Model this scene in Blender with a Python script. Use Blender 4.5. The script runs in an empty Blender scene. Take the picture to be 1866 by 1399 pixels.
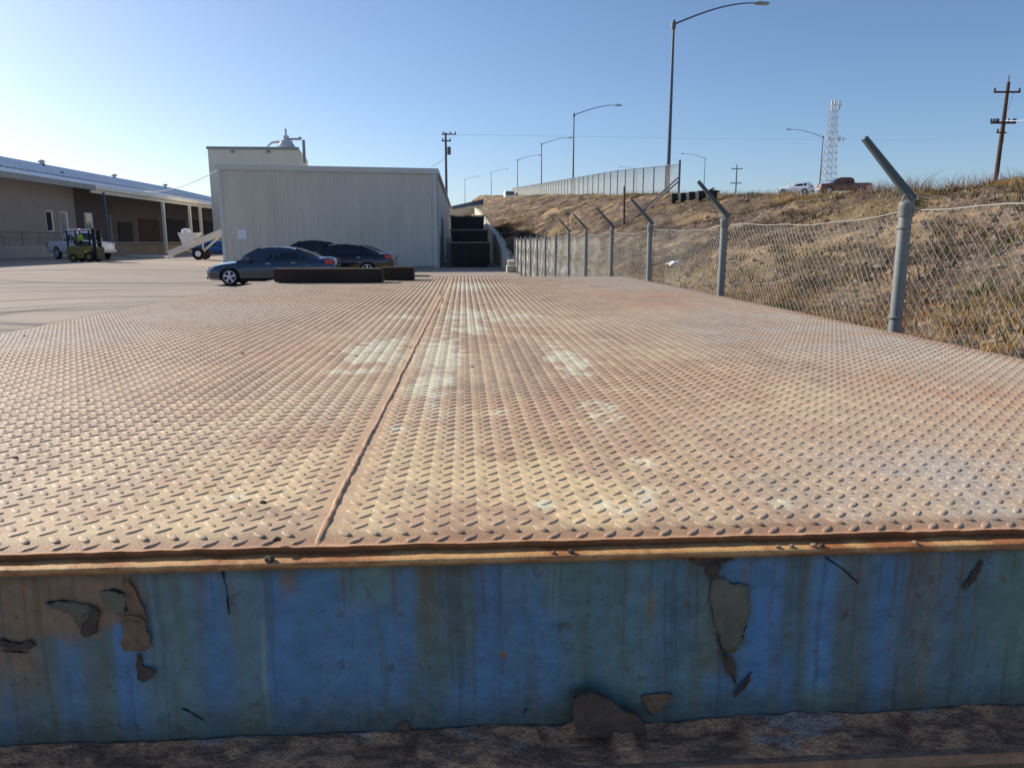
import bpy, bmesh, math, random
import numpy as np
from mathutils import Vector, Matrix
R = math.radians
rng = np.random.default_rng(7)
random.seed(5)
scene = bpy.context.scene
COL = scene.collection

# ---------------------------------------------------------------- camera
FPX = 1360.0; PITCH = R(10.75); YAW = R(3.64)
cam_d = bpy.data.cameras.new("camera"); cam = bpy.data.objects.new("camera", cam_d); COL.objects.link(cam)
cam_d.sensor_width = 36; cam_d.lens = 36*FPX/1866; cam_d.clip_start = 0.05; cam_d.clip_end = 6000
cam.location = (0, 0, 1.6); cam.rotation_euler = (R(90)-PITCH, 0, -YAW)
scene.camera = cam
# ---------------------------------------------------------------- light
SUN_EL = 27; SUN_AZ = -55          # azimuth from +Y towards +X
w = bpy.data.worlds.new("World"); scene.world = w; w.use_nodes = True
nt = w.node_tree; bg = nt.nodes["Background"]
sky = nt.nodes.new("ShaderNodeTexSky"); sky.sky_type = 'NISHITA'; sky.sun_disc = False
sky.sun_elevation = R(SUN_EL); sky.sun_rotation = R(SUN_AZ); sky.altitude = 50
sky.air_density = 0.8; sky.dust_density = 0.8; sky.ozone_density = 6
tn = nt.nodes.new("ShaderNodeMix"); tn.data_type = 'RGBA'; tn.blend_type = 'MULTIPLY'; tn.inputs['Factor'].default_value = 1
tn.inputs[7].default_value = (1.10, .98, .88, 1); nt.links.new(sky.outputs[0], tn.inputs[6])
nt.links.new(tn.outputs[2], bg.inputs[0]); bg.inputs[1].default_value = 0.13
sd = bpy.data.lights.new("sun", 'SUN'); sun = bpy.data.objects.new("sun", sd); COL.objects.link(sun)
sd.energy = 4.9; sd.angle = R(0.5); sd.color = (1.0, 0.93, 0.82)
sdir = Vector((math.sin(R(SUN_AZ))*math.cos(R(SUN_EL)), math.cos(R(SUN_AZ))*math.cos(R(SUN_EL)), math.sin(R(SUN_EL))))
sun.rotation_euler = sdir.to_track_quat('Z', 'Y').to_euler(); sun.location = (-30, 30, 40)
scene.view_settings.view_transform = 'Standard'; scene.view_settings.look = 'None'
scene.view_settings.exposure = 0.3; scene.view_settings.gamma = 1
scene.cycles.max_bounces = 6

# ---------------------------------------------------------------- measuring helpers (photo pixel -> place in the world)
_f = np.array([math.sin(YAW)*math.cos(PITCH), math.cos(YAW)*math.cos(PITCH), -math.sin(PITCH)])
_r = np.array([math.cos(YAW), -math.sin(YAW), 0]); _u = np.cross(_r, _f); _C = np.array([0, 0, 1.6])
def ray(x, y): return _f*FPX + _r*(x-933) + _u*(699.5-y)
def G(x, y, z=0): d = ray(x, y); return _C + d*(z-1.6)/d[2]
def W(x, y, Y): d = ray(x, y); return _C + d*Y/d[1]
def WX(x, y, X): d = ray(x, y); return _C + d*X/d[0]

# ---------------------------------------------------------------- noise
def vnoise(x, y, seed=0):
    x = np.asarray(x, float); y = np.asarray(y, float)
    xi = np.floor(x).astype(np.int64); yi = np.floor(y).astype(np.int64)
    xf = x-xi; yf = y-yi
    def h(a, b):
        n = (a*374761393 + b*668265263 + seed*974634777) & 0xffffffff
        n = ((n ^ (n >> 13))*1274126177) & 0xffffffff
        return ((n ^ (n >> 16)) & 0xffffff)/float(0xffffff)
    sx = xf*xf*(3-2*xf); sy = yf*yf*(3-2*yf)
    return (h(xi, yi)*(1-sx)+h(xi+1, yi)*sx)*(1-sy) + (h(xi, yi+1)*(1-sx)+h(xi+1, yi+1)*sx)*sy
def fbm(x, y, o=4, seed=0):
    s = 0; a = .5; t = 0
    for i in range(o):
        s = s + a*vnoise(x*2**i+i*17.3, y*2**i+i*9.1, seed+i); t += a; a *= .5
    return s/t
def sst(a, b, x):
    t = np.clip((x-a)/(b-a), 0, 1); return t*t*(3-2*t)
def s2l(c):
    return tuple((v/12.92 if v <= .04045 else ((v+.055)/1.055)**2.4) for v in c)
def rgb(r, g, b): return s2l((r/255, g/255, b/255))

# ---------------------------------------------------------------- materials
def mat(name, col, rough=.6, metal=0, var=.0, vscale=5, col2=None, bump=0, bscale=40, stretch=(1, 1, 1), attr=None, spec=.5, emit=None, alpha=None, coat=0):
    m = bpy.data.materials.new(name); m.use_nodes = True; n = m.node_tree; L = n.links
    b = n.nodes["Principled BSDF"]
    b.inputs['Roughness'].default_value = rough; b.inputs['Metallic'].default_value = metal
    b.inputs['Specular IOR Level'].default_value = spec; b.inputs['Coat Weight'].default_value = coat
    col = tuple(col)+(1,) if len(col) == 3 else col
    tc = n.nodes.new("ShaderNodeTexCoord"); mp = n.nodes.new("ShaderNodeMapping"); mp.inputs['Scale'].default_value = stretch
    L.new(tc.outputs['Object'], mp.inputs['Vector'])
    base = None
    if attr:
        a = n.nodes.new("ShaderNodeAttribute"); a.attribute_name = attr; base = a.outputs['Color']
    nz = n.nodes.new("ShaderNodeTexNoise"); nz.inputs['Scale'].default_value = vscale; nz.inputs['Detail'].default_value = 6; nz.inputs['Roughness'].default_value = .65
    L.new(mp.outputs[0], nz.inputs['Vector'])
    if var or col2:
        rp = n.nodes.new("ShaderNodeMapRange"); rp.inputs[1].default_value = .3; rp.inputs[2].default_value = .7
        L.new(nz.outputs['Fac'], rp.inputs[0])
        mx = n.nodes.new("ShaderNodeMix"); mx.data_type = 'RGBA'
        L.new(rp.outputs[0], mx.inputs['Factor'])
        if attr:
            mu = n.nodes.new("ShaderNodeMix"); mu.data_type = 'RGBA'; mu.blend_type = 'MULTIPLY'; mu.inputs['Factor'].default_value = 1
            mx.inputs[6].default_value = (1-var,)*3+(1,); mx.inputs[7].default_value = (1+var,)*3+(1,)
            mu.clamp_result = False
            L.new(base, mu.inputs[6]); L.new(mx.outputs[2], mu.inputs[7]); base = mu.outputs[2]
        else:
            c2 = tuple(col2)+(1,) if col2 else tuple(v*(1-var) for v in col[:3])+(1,)
            c1 = col if col2 else tuple(v*(1+var) for v in col[:3])+(1,)
            mx.inputs[6].default_value = c1; mx.inputs[7].default_value = c2; base = mx.outputs[2]
    if base is not None: L.new(base, b.inputs['Base Color'])
    else: b.inputs['Base Color'].default_value = col
    if bump:
        n2 = n.nodes.new("ShaderNodeTexNoise"); n2.inputs['Scale'].default_value = bscale; n2.inputs['Detail'].default_value = 5
        L.new(mp.outputs[0], n2.inputs['Vector'])
        bp = n.nodes.new("ShaderNodeBump"); bp.inputs['Strength'].default_value = bump; bp.inputs['Distance'].default_value = .02
        L.new(n2.outputs['Fac'], bp.inputs['Height']); L.new(bp.outputs[0], b.inputs['Normal'])
    if emit: b.inputs['Emission Color'].default_value = emit+(1,); b.inputs['Emission Strength'].default_value = 1
    return m

M = {}
M['galv'] = mat('galvanised steel', rgb(130, 133, 132), .5, .15, .12, 30)
M['galv_shade'] = mat('shade-toned galvanised arm', rgb(84, 92, 96), .55, .1, .15, 30)  # galvanised steel; the arms' shaded side is put into this darker colour
M['galv_wire'] = mat('galvanised wire', rgb(150, 150, 144), .55, .1, .15, 20)
M['lamp_metal'] = mat('lamp post steel', rgb(88, 98, 112), .55, .2, .12, 2)
M['conc'] = mat('concrete', rgb(196, 186, 166), .9, 0, .15, 3, bump=.3, bscale=20)
M['conc_grey'] = mat('grey concrete', rgb(150, 150, 148), .9, 0, .15, 2, bump=.3, bscale=20)
M['panel'] = mat('painted steel cladding', rgb(208, 202, 188), .55, 0, .09, .8, stretch=(1, 1, .25), bump=.05, bscale=3)
M['trim'] = mat('pale trim', rgb(208, 206, 198), .55, 0, .05, 1)
M['silo'] = mat('beige cladding', rgb(226, 216, 196), .7, 0, .05, .5, stretch=(1, 1, .3))
M['white'] = mat('white paint', rgb(232, 234, 236), .4, 0, .04, 2)
M['roofmetal'] = mat('white roof metal', rgb(205, 212, 222), .45, 0, .08, .35)
M['eave'] = mat('eave paint', rgb(226, 222, 212), .6, 0, .08, 1)
M['stucco'] = mat('stucco wall', rgb(152, 144, 142), .9, 0, .08, .7)
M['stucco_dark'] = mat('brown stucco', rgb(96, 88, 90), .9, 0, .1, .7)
M['timber'] = mat('timber boards', rgb(150, 130, 108), .85, 0, .12, 2, stretch=(.2, .2, 3))
M['dark'] = mat('dark opening', rgb(34, 33, 38), .8)
M['darkred'] = mat('dark red door', rgb(60, 40, 40), .8)
M['vent'] = mat('weathered vent metal', rgb(176, 180, 186), .6, 0, .1, 2)
M['rustdark'] = mat('dark rusty steel', rgb(44, 33, 30), .75, .1, .35, 3, bump=.3, bscale=12)
M['bin'] = mat('black bin paint', rgb(36, 33, 34), .6, 0, .3, 2)
M['binrim'] = mat('sun-toned rim metal', rgb(130, 124, 118), .5, .3, .2, 3)  # sun catching the bin rims is put into this pale colour
M['glass'] = mat('tinted window glass', rgb(20, 24, 30), .06, 0, spec=.9)
M['glasspale'] = mat('pale window glass', rgb(120, 130, 140), .12, 0, spec=.8)
M['tyre'] = mat('tyre rubber', rgb(28, 28, 30), .85)
M['rim'] = mat('alloy rim', rgb(214, 216, 220), .4, .1)
M['grey_car'] = mat('dark blue grey car paint', rgb(52, 66, 84), .22, .35, coat=1)
M['black_car'] = mat('black car paint', rgb(16, 18, 24), .15, .1, coat=1)
M['navy_car'] = mat('dark navy car paint', rgb(26, 30, 44), .18, .2, coat=1)
M['white_car'] = mat('white car paint', rgb(232, 234, 238), .3, 0, coat=.6)
M['red_car'] = mat('faded red truck paint', rgb(124, 80, 64), .4, 0, .1, 2, coat=.3)
M['blue_car'] = mat('blue car paint', rgb(48, 92, 150), .3, 0, coat=.6)
M['trimblack'] = mat('black plastic', rgb(22, 22, 24), .6)
M['redlight'] = mat('red tail lamp', rgb(190, 24, 22), .2, spec=.8)
M['lightclear'] = mat('clear headlamp', rgb(200, 205, 210), .12, spec=.9)
M['yellow'] = mat('dull yellow machine paint', rgb(132, 112, 56), .55, 0, .2, 4)
M['hivis'] = mat('lime safety vest', rgb(150, 190, 60), .8)
M['skin'] = mat('skin', rgb(150, 105, 82), .6)
M['cloth'] = mat('dark clothes', rgb(40, 44, 56), .9)
M['pole_wood'] = mat('creosoted pole timber', rgb(78, 54, 42), .9, 0, .25, 3, stretch=(3, 3, .3))
M['pole_wood_grey'] = mat('weathered pole timber', rgb(96, 92, 92), .9, 0, .2, 3, stretch=(3, 3, .3))
M['cable'] = mat('cable', rgb(170, 176, 184), .7)
M['towerred'] = mat('tower steel', rgb(176, 178, 184), .6, 0, .1, 1)
M['pebble'] = mat('pebble stone', rgb(150, 120, 96), .9, 0, .4, 60, bump=.4, bscale=300)
M['clod'] = mat('dark clod', rgb(72, 62, 56), .9, 0, .4, 80, bump=.5, bscale=300)
M['chip'] = mat('dark rust chip', rgb(48, 34, 30), .9)
M['paper'] = mat('paper notice', rgb(226, 228, 240), .8)
M['post_wood'] = mat('grey timber post', rgb(92, 82, 76), .9, 0, .2, 8)
M['rustrail'] = mat('rusty rail', rgb(150, 128, 110), .8, 0, .2, 8)

# ---------------------------------------------------------------- mesh helpers
class MB:
    def __init__(s): s.v = []; s.f = []; s.mi = []; s.cur = 0; s.st = []
    def add(s, vs, fs):
        o = len(s.v); s.st.append(o); s.v += [tuple(map(float, v)) for v in vs]; s.f += [tuple(i+o for i in f) for f in fs]; s.mi += [s.cur]*len(fs); return s
    def box(s, x0, x1, y0, y1, z0, z1):
        return s.add([(x0,y0,z0),(x1,y0,z0),(x1,y1,z0),(x0,y1,z0),(x0,y0,z1),(x1,y0,z1),(x1,y1,z1),(x0,y1,z1)],
                     [(0,3,2,1),(4,5,6,7),(0,1,5,4),(1,2,6,5),(2,3,7,6),(3,0,4,7)])
    def hexa(s, p): # 8 points bottom ring then top ring
        return s.add(p, [(0,3,2,1),(4,5,6,7),(0,1,5,4),(1,2,6,5),(2,3,7,6),(3,0,4,7)])
    def bar(s, a, b, w, h, up=(0,0,1)):
        a = Vector(a); b = Vector(b); d = (b-a).normalized(); u = Vector(up)
        if abs(d.dot(u)) > .98: u = Vector((0,1,0))
        x = d.cross(u).normalized()*w/2; y = x.cross(d).normalized()*h/2
        return s.hexa([a-x-y, a+x-y, b+x-y, b-x-y, a-x+y, a+x+y, b+x+y, b-x+y])
    def path(s, pts, rad, n=8, cap=True):
        pts = [Vector(p) for p in pts]
        if not hasattr(rad, '__len__'): rad = [rad]*len(pts)
        o = len(s.v); vs = []; fs = []
        up = Vector((0,0,1)); d0 = (pts[1]-pts[0]).normalized()
        if abs(d0.dot(up)) > .9: up = Vector((0,1,0))
        for i, p in enumerate(pts):
            d = (pts[min(i+1, len(pts)-1)]-pts[max(i-1, 0)]).normalized()
            x = d.cross(up).normalized(); y = x.cross(d)
            for k in range(n):
                a = 2*math.pi*k/n; vs.append(p+(x*math.cos(a)+y*math.sin(a))*rad[i])
        for i in range(len(pts)-1):
            for k in range(n):
                k2 = (k+1) % n; fs.append((i*n+k, i*n+k2, (i+1)*n+k2, (i+1)*n+k))
        if cap: fs.append(tuple(range(n-1, -1, -1))); fs.append(tuple(range((len(pts)-1)*n, len(pts)*n)))
        return s.add(vs, fs)
    def each(s, name, m, parent=None, **kw): # one object per added piece
        out = []
        st = s.st+[len(s.v)]; 
        for i in range(len(s.st)):
            fs = [tuple(k-st[i] for k in f) for f in s.f if st[i] <= f[0] < st[i+1]]
            q = MB(); q.add(s.v[st[i]:st[i+1]], fs); out.append(q.build(name, m, parent, **kw))
        return out
    def cyl(s, a, b, r, n=16): return s.path([a, b], r, n)
    def prism(s, poly, a, b, axis='y'): # poly in two dims extruded from a to b
        n = len(poly); mk = {'y': lambda p, t: (p[0], t, p[1]), 'x': lambda p, t: (t, p[0], p[1]), 'z': lambda p, t: (p[0], p[1], t)}[axis]
        return s.add([mk(p, a) for p in poly]+[mk(p, b) for p in poly], [tuple(range(n-1, -1, -1)), tuple(range(n, 2*n))]+[(i, (i+1) % n, n+(i+1) % n, n+i) for i in range(n)])
    def rev(s, prof, c=(0,0,0), n=16, axis='z', cap=True): # prof (r,h)
        vs = []
        for r, h in prof:
            for k in range(n):
                a = 2*math.pi*k/n; x, y = r*math.cos(a), r*math.sin(a)
                vs.append({'z': (c[0]+x, c[1]+y, c[2]+h), 'y': (c[0]+x, c[1]+h, c[2]+y), 'x': (c[0]+h, c[1]+x, c[2]+y)}[axis])
        m = len(prof); fs = [(i*n+k, i*n+(k+1) % n, (i+1)*n+(k+1) % n, (i+1)*n+k) for i in range(m-1) for k in range(n)]
        if cap: fs += [tuple(range(n-1, -1, -1)), tuple(range((m-1)*n, m*n))]
        return s.add(vs, fs)
    def build(s, name, m, parent=None, smooth=False, bevel=0, loc=None, sub=0):
        me = bpy.data.meshes.new(name)
        off = Vector((0,0,0)); p = parent
        while p is not None: off += p.location; p = p.parent
        if loc is not None: off += Vector(loc)
        me.from_pydata([tuple(Vector(v)-off) for v in s.v], [], s.f)
        ms = m if isinstance(m, (list, tuple)) else [m]
        for x in ms: me.materials.append(M[x] if isinstance(x, str) else x)
        if len(ms) > 1: me.polygons.foreach_set('material_index', s.mi)
        bm = bmesh.new(); bm.from_mesh(me); bmesh.ops.recalc_face_normals(bm, faces=bm.faces); bm.to_mesh(me); bm.free()
        if smooth:
            me.polygons.foreach_set('use_smooth', [True]*len(me.polygons))
            if smooth != 2: me.set_sharp_from_angle(angle=R(40))
        o = bpy.data.objects.new(name, me); COL.objects.link(o); o.parent = parent
        if loc is not None: o.location = loc
        if bevel: b = o.modifiers.new('b', 'BEVEL'); b.width = bevel; b.segments = 2; b.limit_method = 'ANGLE'
        if sub: b = o.modifiers.new('s', 'SUBSURF'); b.levels = b.render_levels = sub
        return o
def npmesh(name, V, F, m, smooth=True, attr=None, parent=None):
    V = np.asarray(V, np.float32).reshape(-1, 3); F = np.asarray(F, np.int32); k = F.shape[1]
    me = bpy.data.meshes.new(name); me.vertices.add(len(V)); me.vertices.foreach_set('co', V.ravel())
    me.loops.add(F.size); me.loops.foreach_set('vertex_index', F.ravel())
    me.polygons.add(len(F)); me.polygons.foreach_set('loop_start', np.arange(0, F.size, k, dtype=np.int32))
    me.polygons.foreach_set('use_smooth', np.full(len(F), smooth))
    me.update(calc_edges=True); me.validate()
    if attr is not None:
        a = me.color_attributes.new('Col', 'FLOAT_COLOR', 'POINT')
        c = np.ones((len(V), 4), np.float32); c[:, :3] = attr; a.data.foreach_set('color', c.ravel())
    me.materials.append(M[m] if isinstance(m, str) else m)
    o = bpy.data.objects.new(name, me); COL.objects.link(o); o.parent = parent
    return o
def gridfaces(ny, nx):
    i = np.arange(ny*nx).reshape(ny, nx)
    return np.stack([i[:-1, :-1], i[:-1, 1:], i[1:, 1:], i[1:, :-1]], -1).reshape(-1, 4)
def thing(name, label, cat, loc=(0,0,0), rotz=0, group=None):
    o = bpy.data.objects.new(name, None); o.empty_display_size = .3; COL.objects.link(o)
    o.location = loc; o.rotation_euler = (0, 0, rotz); tag(o, label, cat, group); return o
def tag(o, label=None, cat=None, group=None, kind=None):
    if label: o['label'] = label
    if cat: o['category'] = cat
    if group: o['group'] = group
    if kind: o['kind'] = kind
    return o
KIDS = {}
def copy_tree(o, parent=None):
    c = o.copy(); COL.objects.link(c); c.parent = parent
    for ch in [x for x in bpy.data.objects if x.parent == o and x != c]: copy_tree(ch, c)
    return c
def dup(o, loc, rz=0, label=None, group=None):
    c = copy_tree(o); c.location = loc; c.rotation_euler = (0, 0, rz)
    if label: c['label'] = label
    if group: c['group'] = group
    return c

# ================================================================ GROUND
gm = mat('asphalt lot', rgb(166, 158, 150), .9, 0, attr='Col', var=.12, vscale=25, bump=.15, bscale=120)
def zlot(X, Y): # the lot lifts a little towards the long warehouse
    return .32*sst(-9, -24, X)*sst(12, 30, Y)
gx = np.concatenate([np.linspace(-1500, -70, 12), np.arange(-60, -30, .6), np.arange(-30, -1.9, .14), np.arange(-1.8, 3.6, .4), np.linspace(6, 1500, 14)])
gy = np.concatenate([np.linspace(-60, 0, 10), np.arange(.5, 8, .4), np.arange(8, 46, .15), np.arange(46.2, 70, .5), np.geomspace(71, 3000, 30)])
XX, YY = np.meshgrid(gx, gy); ZZ = zlot(XX, YY)
base = np.array(rgb(158, 143, 128))
c = base*(0.74+.34*fbm(XX*.25, YY*.6, 4, 3)+.12*fbm(XX*1.6, YY*1.6, 2, 13))[..., None]
# tyre marks: arcs left by turning trucks
for (cx, cy, r, wd, s) in [(-9, 19, 7.5, .25, .5), (-9, 19, 9.3, .25, .45), (-2, 9, 6.5, .22, .4), (-8.2, 17.6, 2.3, .22, .9), (-8.2, 17.6, 3.3, .2, .7), (-8.5, 17.9, 5.2, .25, .6), (-12, 24, 6.0, .3, .6), (-15, 35, 6, .35, .6)]:
    d = np.abs(np.hypot(XX-cx, YY-cy)-r); c *= (1-s*.75*np.exp(-(d/wd)**2)*(.5+fbm(XX*.5, YY*.5, 2, 9)))[..., None]
dd = np.abs((YY-22)-.15*(XX+10)); 
g = npmesh('ground', np.stack([XX, YY, ZZ], -1), gridfaces(*XX.shape), gm, attr=c.reshape(-1, 3)); tag(g, kind='structure')

# ---------------------------------------------------------------- embankment
X0 = 2.86
def wall_top(Y): return np.interp(Y, [35, 41, 58, 80, 120, 180, 230, 330], [.02, .42, 2.0, 3.3, 6.2, 9.6, 11.8, 13.5])
def crestx(Y): return 11.6 - 2.2*np.clip((Y-150)/100, 0, 3)**2
def roadz(Y): return 1.6+.0600*np.minimum(Y, 300)
def crestz(Y): return roadz(Y)+.28*sst(26, 15, Y)-.35*sst(8, 0, Y)
def emb(X, Y):
    zf = np.where(Y < 41, np.interp(Y, [0, 30, 41], [.25, .1, .42]), wall_top(Y)); xc = crestx(Y); zc = crestz(Y)
    t = (X-X0)/(xc-X0); tt = np.clip(t, 0, 1)
    s = tt+.10*np.sin(tt*np.pi*2)*-.35 + .09*np.sin(tt*np.pi)
    s = np.minimum(s, 1-.0*tt)
    z = zf+(zc-zf)*s
    amp = np.clip(t*8, 0, 1)
    n = (fbm(X*.55, Y*.35, 3, 21)-.5)*.7*np.clip(t*2, 0, 1)*sst(1.25, .85, t)+(fbm(X*2.2, Y*2.2, 4, 5)-.5)*.22*amp
    n = n*sst(1.6, 1.05, t)+(fbm(X*7, Y*7, 3, 15)-.5)*.07*amp*sst(1.3, 1.0, t)
    z = z+n-.35*sst(1.03, 1.25, t)
    z = np.where(t > 6.3, z-(t-6.3)*4, z)
    return z
ex = np.concatenate([np.arange(X0, 13.2, .14), np.linspace(14, 72, 30), np.linspace(80, 140, 6)])
ey = np.concatenate([np.arange(-3, 45, .2), np.arange(45, 120, .7), np.geomspace(121, 360, 50)])
XX, YY = np.meshgrid(ex, ey)
# keep the column pattern relative to crest for far rows
xc = crestx(YY); XX = np.where(XX < 13.2, X0+(XX-X0)*(xc+1-X0)/(12.6-X0), XX+(xc-11.6))
ZZ = emb(XX, YY)
t = (XX-X0)/(crestx(YY)-X0)
brown = np.array(rgb(126, 108, 95)); tan = np.array(rgb(186, 158, 124)); dk = np.array(rgb(88, 74, 66)); olive = np.array(rgb(126, 116, 72)); straw = np.array(rgb(166, 142, 100))
n1 = fbm(XX*.9, YY*.5, 4, 11); n2 = fbm(XX*.35+YY*.12, YY*.22-XX*.1, 3, 31); n3 = fbm(XX*2.5, YY*2.5, 3, 77)
def mixc(a, b, f): f = np.clip(f, 0, 1)[..., None]; return a*(1-f)+b*f
c = mixc(brown, dk, sst(.4, .65, n1))
c = mixc(c, straw*.85, sst(.54, .68, n2)*.5)
c = mixc(c, olive, sst(.60, .72, n3)*.5)
c = mixc(c, straw*.85, sst(.80, .97, t)*.6*sst(.35, .55, n1))
# bare sandy runs eroded down the slope
run = fbm((YY*.35+XX*.5)*1.0, XX*.10+YY*.04, 3, 91)
c = mixc(c, tan, sst(.68, .77, run+.2*(n3-.5))*sst(.3, .5, t)*.75)
c = mixc(c, tan, sst(.60, .66, fbm(XX*1.6+YY*.5, YY*.9, 4, 191))*.5)
c *= (.62+.46*fbm(XX*5, YY*5, 2, 8))[..., None]
em = mat('dry earth bank', (0, 0, 0), .95, 0, attr='Col', var=.35, vscale=9, bump=1.0, bscale=14, spec=.1)
V = np.stack([XX, YY, ZZ], -1); emb_o = npmesh('hill', V, gridfaces(*XX.shape), em, attr=c.reshape(-1, 3)); tag(emb_o, kind='structure')

# ---------------------------------------------------------------- road on top of the embankment
rx = np.linspace(13.6, 66, 12); ry = np.concatenate([np.linspace(5, 150, 30), np.linspace(155, 340, 60)])
XX, YY = np.meshgrid(rx, ry); XX = XX+(crestx(YY)-11.6)
npz = emb(XX, YY)+.03
o = npmesh('road', np.stack([XX, YY, np.maximum(npz, emb(XX, YY)+.02)], -1), gridfaces(*XX.shape), mat('road asphalt', rgb(150, 148, 145), .9, 0, .1, 3)); tag(o, kind='structure')

# ================================================================ STEEL DECK
DZ = 1.22; DX0, DX1, DY0, DY1 = -1.975, 1.838, .922, 8.42
deck = thing('loading_deck', 'large rusty tread plate steel deck with a peeling blue side beam', 'deck', (0, 1.0, 0))
def weldx(Y): return -.196+.045*np.clip((Y-.9)/6, 0, 1.3)
def deckz(X, Y): return DZ+.010*(fbm(X*.9, Y*.7, 2, 55)-.5)*sst(0, .25, Y-DY0)-.006*sst(.05, 0, Y-DY0)
def C(*a): return np.array(rgb(*a))
def spot(X, Y, px, py, rx, ry, z=DZ):
    c0 = G(px, py, z); sx = abs(G(px+rx, py, z)[0]-c0[0]); sy = abs(G(px, py-ry, z)[1]-c0[1])
    return np.exp(-(((X-c0[0])/sx)**2+((Y-c0[1])/sy)**2))
def deckcol(X, Y):
    n = fbm(X*3, Y*2.2, 5, 101); m = fbm(X*9, Y*9, 4, 44); fine = fbm(X*38, Y*38, 3, 12); l = fbm(X*.9, Y*.6, 3, 66)
    c = mixc(C(186, 150, 122), C(182, 136, 104), sst(.42, .66, n))
    c = mixc(c, C(200, 170, 126), sst(.52, .66, m)*.55)                      # yellowish worn tan
    c = mixc(c, C(158, 122, 106), sst(.52, .72, fbm(X*5, Y*2, 4, 9))*.55)    # purplish brown
    yel = spot(X, Y, 560, 900, 330, 70)+spot(X, Y, 900, 880, 330, 60)+spot(X, Y, 1060, 900, 240, 60)
    c = mixc(c, C(206, 174, 122), np.clip(yel, 0, 1)*sst(.40, .6, fbm(X*14, Y*10, 3, 71))*.8)
    gry = spot(X, Y, 1700, 880, 330, 90)+spot(X, Y, 1430, 600, 260, 28)*.9+spot(X, Y, 1260, 535, 120, 14)+spot(X, Y, 420, 570, 200, 14)*.7+spot(X, Y, 100, 615, 160, 16)*.8  # grey mauve tones; the far right band is a bluish sheen put into colour
    gry = gry+.55*sst(.5, 1.6, X)+.45*sst(-.6, -1.7, X)+.5*sst(5, 8, Y)*sst(.3, 1.2, X)
    c = mixc(c, C(164, 154, 158), np.clip(gry, 0, 1)*(.35+.6*sst(.35, .65, m)))
    org = spot(X, Y, 330, 640, 330, 45)*.6+spot(X, Y, 1170, 537, 110, 8)*1.3+spot(X, Y, 1760, 720, 150, 50)*1.1+spot(X, Y, 1210, 555, 120, 6)+spot(X, Y, 1500, 800, 80, 30)*.5+spot(X, Y, 600, 540, 200, 14)*.7
    c = mixc(c, C(188, 118, 74), np.clip(org, 0, 1)*sst(.32, .62, m)*.8)
    # worn pale green paint
    mint = 0
    for a in [(690,635,70,24,1.3),(800,650,50,48,1.15),(860,575,55,22,1.1),(850,522,60,9,1.2),(1035,655,48,28,1.2),(1090,748,42,24,1.1),(765,712,38,18,1),(1180,850,70,26,.8),(1140,915,120,24,.75),(960,577,50,6,.9),(740,578,50,5,.9),(640,678,50,5,.9),(860,600,20,7,1.0),(730,780,30,12,.6),(900,745,80,20,.4),(430,905,60,9,.75),(985,918,40,14,.7),(1420,915,60,14,.7),(640,905,50,10,.6),(700,655,80,6,.8),(600,770,20,8,.8),(100,985,120,14,.35)]:
        mint = mint+a[4]*spot(X, Y, *a[:4])
    streak = fbm(X*26, Y*20, 4, 202)
    c = mixc(c, C(196, 206, 190), sst(.52, .80, mint*.55+streak*.95-.27)*.75)
    # orange bands along the weld and the front rim
    dw = np.abs(X-weldx(Y)); c = mixc(c, C(188, 142, 104), sst(.08, .01, dw+.05*(m-.5))*.6)
    c = mixc(c, C(166, 102, 66), sst(.05, .005, Y-DY0+.02*(m-.5))*.8)
    c = mixc(c, C(172, 112, 76), sst(.10, .02, DX1-X+.05*(m-.5))*.7)
    lum = (c@np.array([.3, .55, .15]))[..., None]; c = lum*np.array([1.04, .985, .89])+(c-lum)*.50; c = c*np.array([1.24, 1.19, 1.03])
    return c*(.80+.42*fine)[..., None]
tx = np.concatenate([np.arange(DX0, -.75, .012), np.arange(-.75, .95, .0033), np.arange(.962, DX1, .012), [DX1]]); ty = np.concatenate([np.arange(DY0, 3.2, .0105), np.geomspace(3.21, DY1, 190)])
XX, YY = np.meshgrid(tx, ty)
YYe = YY.copy(); YYe[0] += .007*(fbm(XX[0]*38, XX[0]*0+3, 5, 5)-.45)   # ragged rusted front edge
ZZ = deckz(XX, YYe); cc = deckcol(XX, YYe)
Vp = np.stack([XX, YYe, ZZ], -1).reshape(-1, 3); Fp = gridfaces(*XX.shape); Cp = cc.reshape(-1, 3)
# plate rim (thickness)
nx = len(tx); ny = len(ty); idx = np.arange(nx*ny).reshape(ny, nx)
ring = np.concatenate([idx[0, :], idx[1:, -1], idx[-1, -2::-1], idx[-2:0:-1, 0]])
low = Vp[ring].copy(); low[:, 2] -= .012; low[:nx, 1] += .004; o0 = len(Vp); k = len(ring); j = np.arange(k)
Fr = np.stack([ring, ring[(j+1) % k], o0+(j+1) % k, o0+j], -1)
Vp = np.concatenate([Vp, low]); Fp = np.concatenate([Fp, Fr]); Cp = np.concatenate([Cp, np.tile(C(120, 78, 52), (k, 1))])
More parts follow.
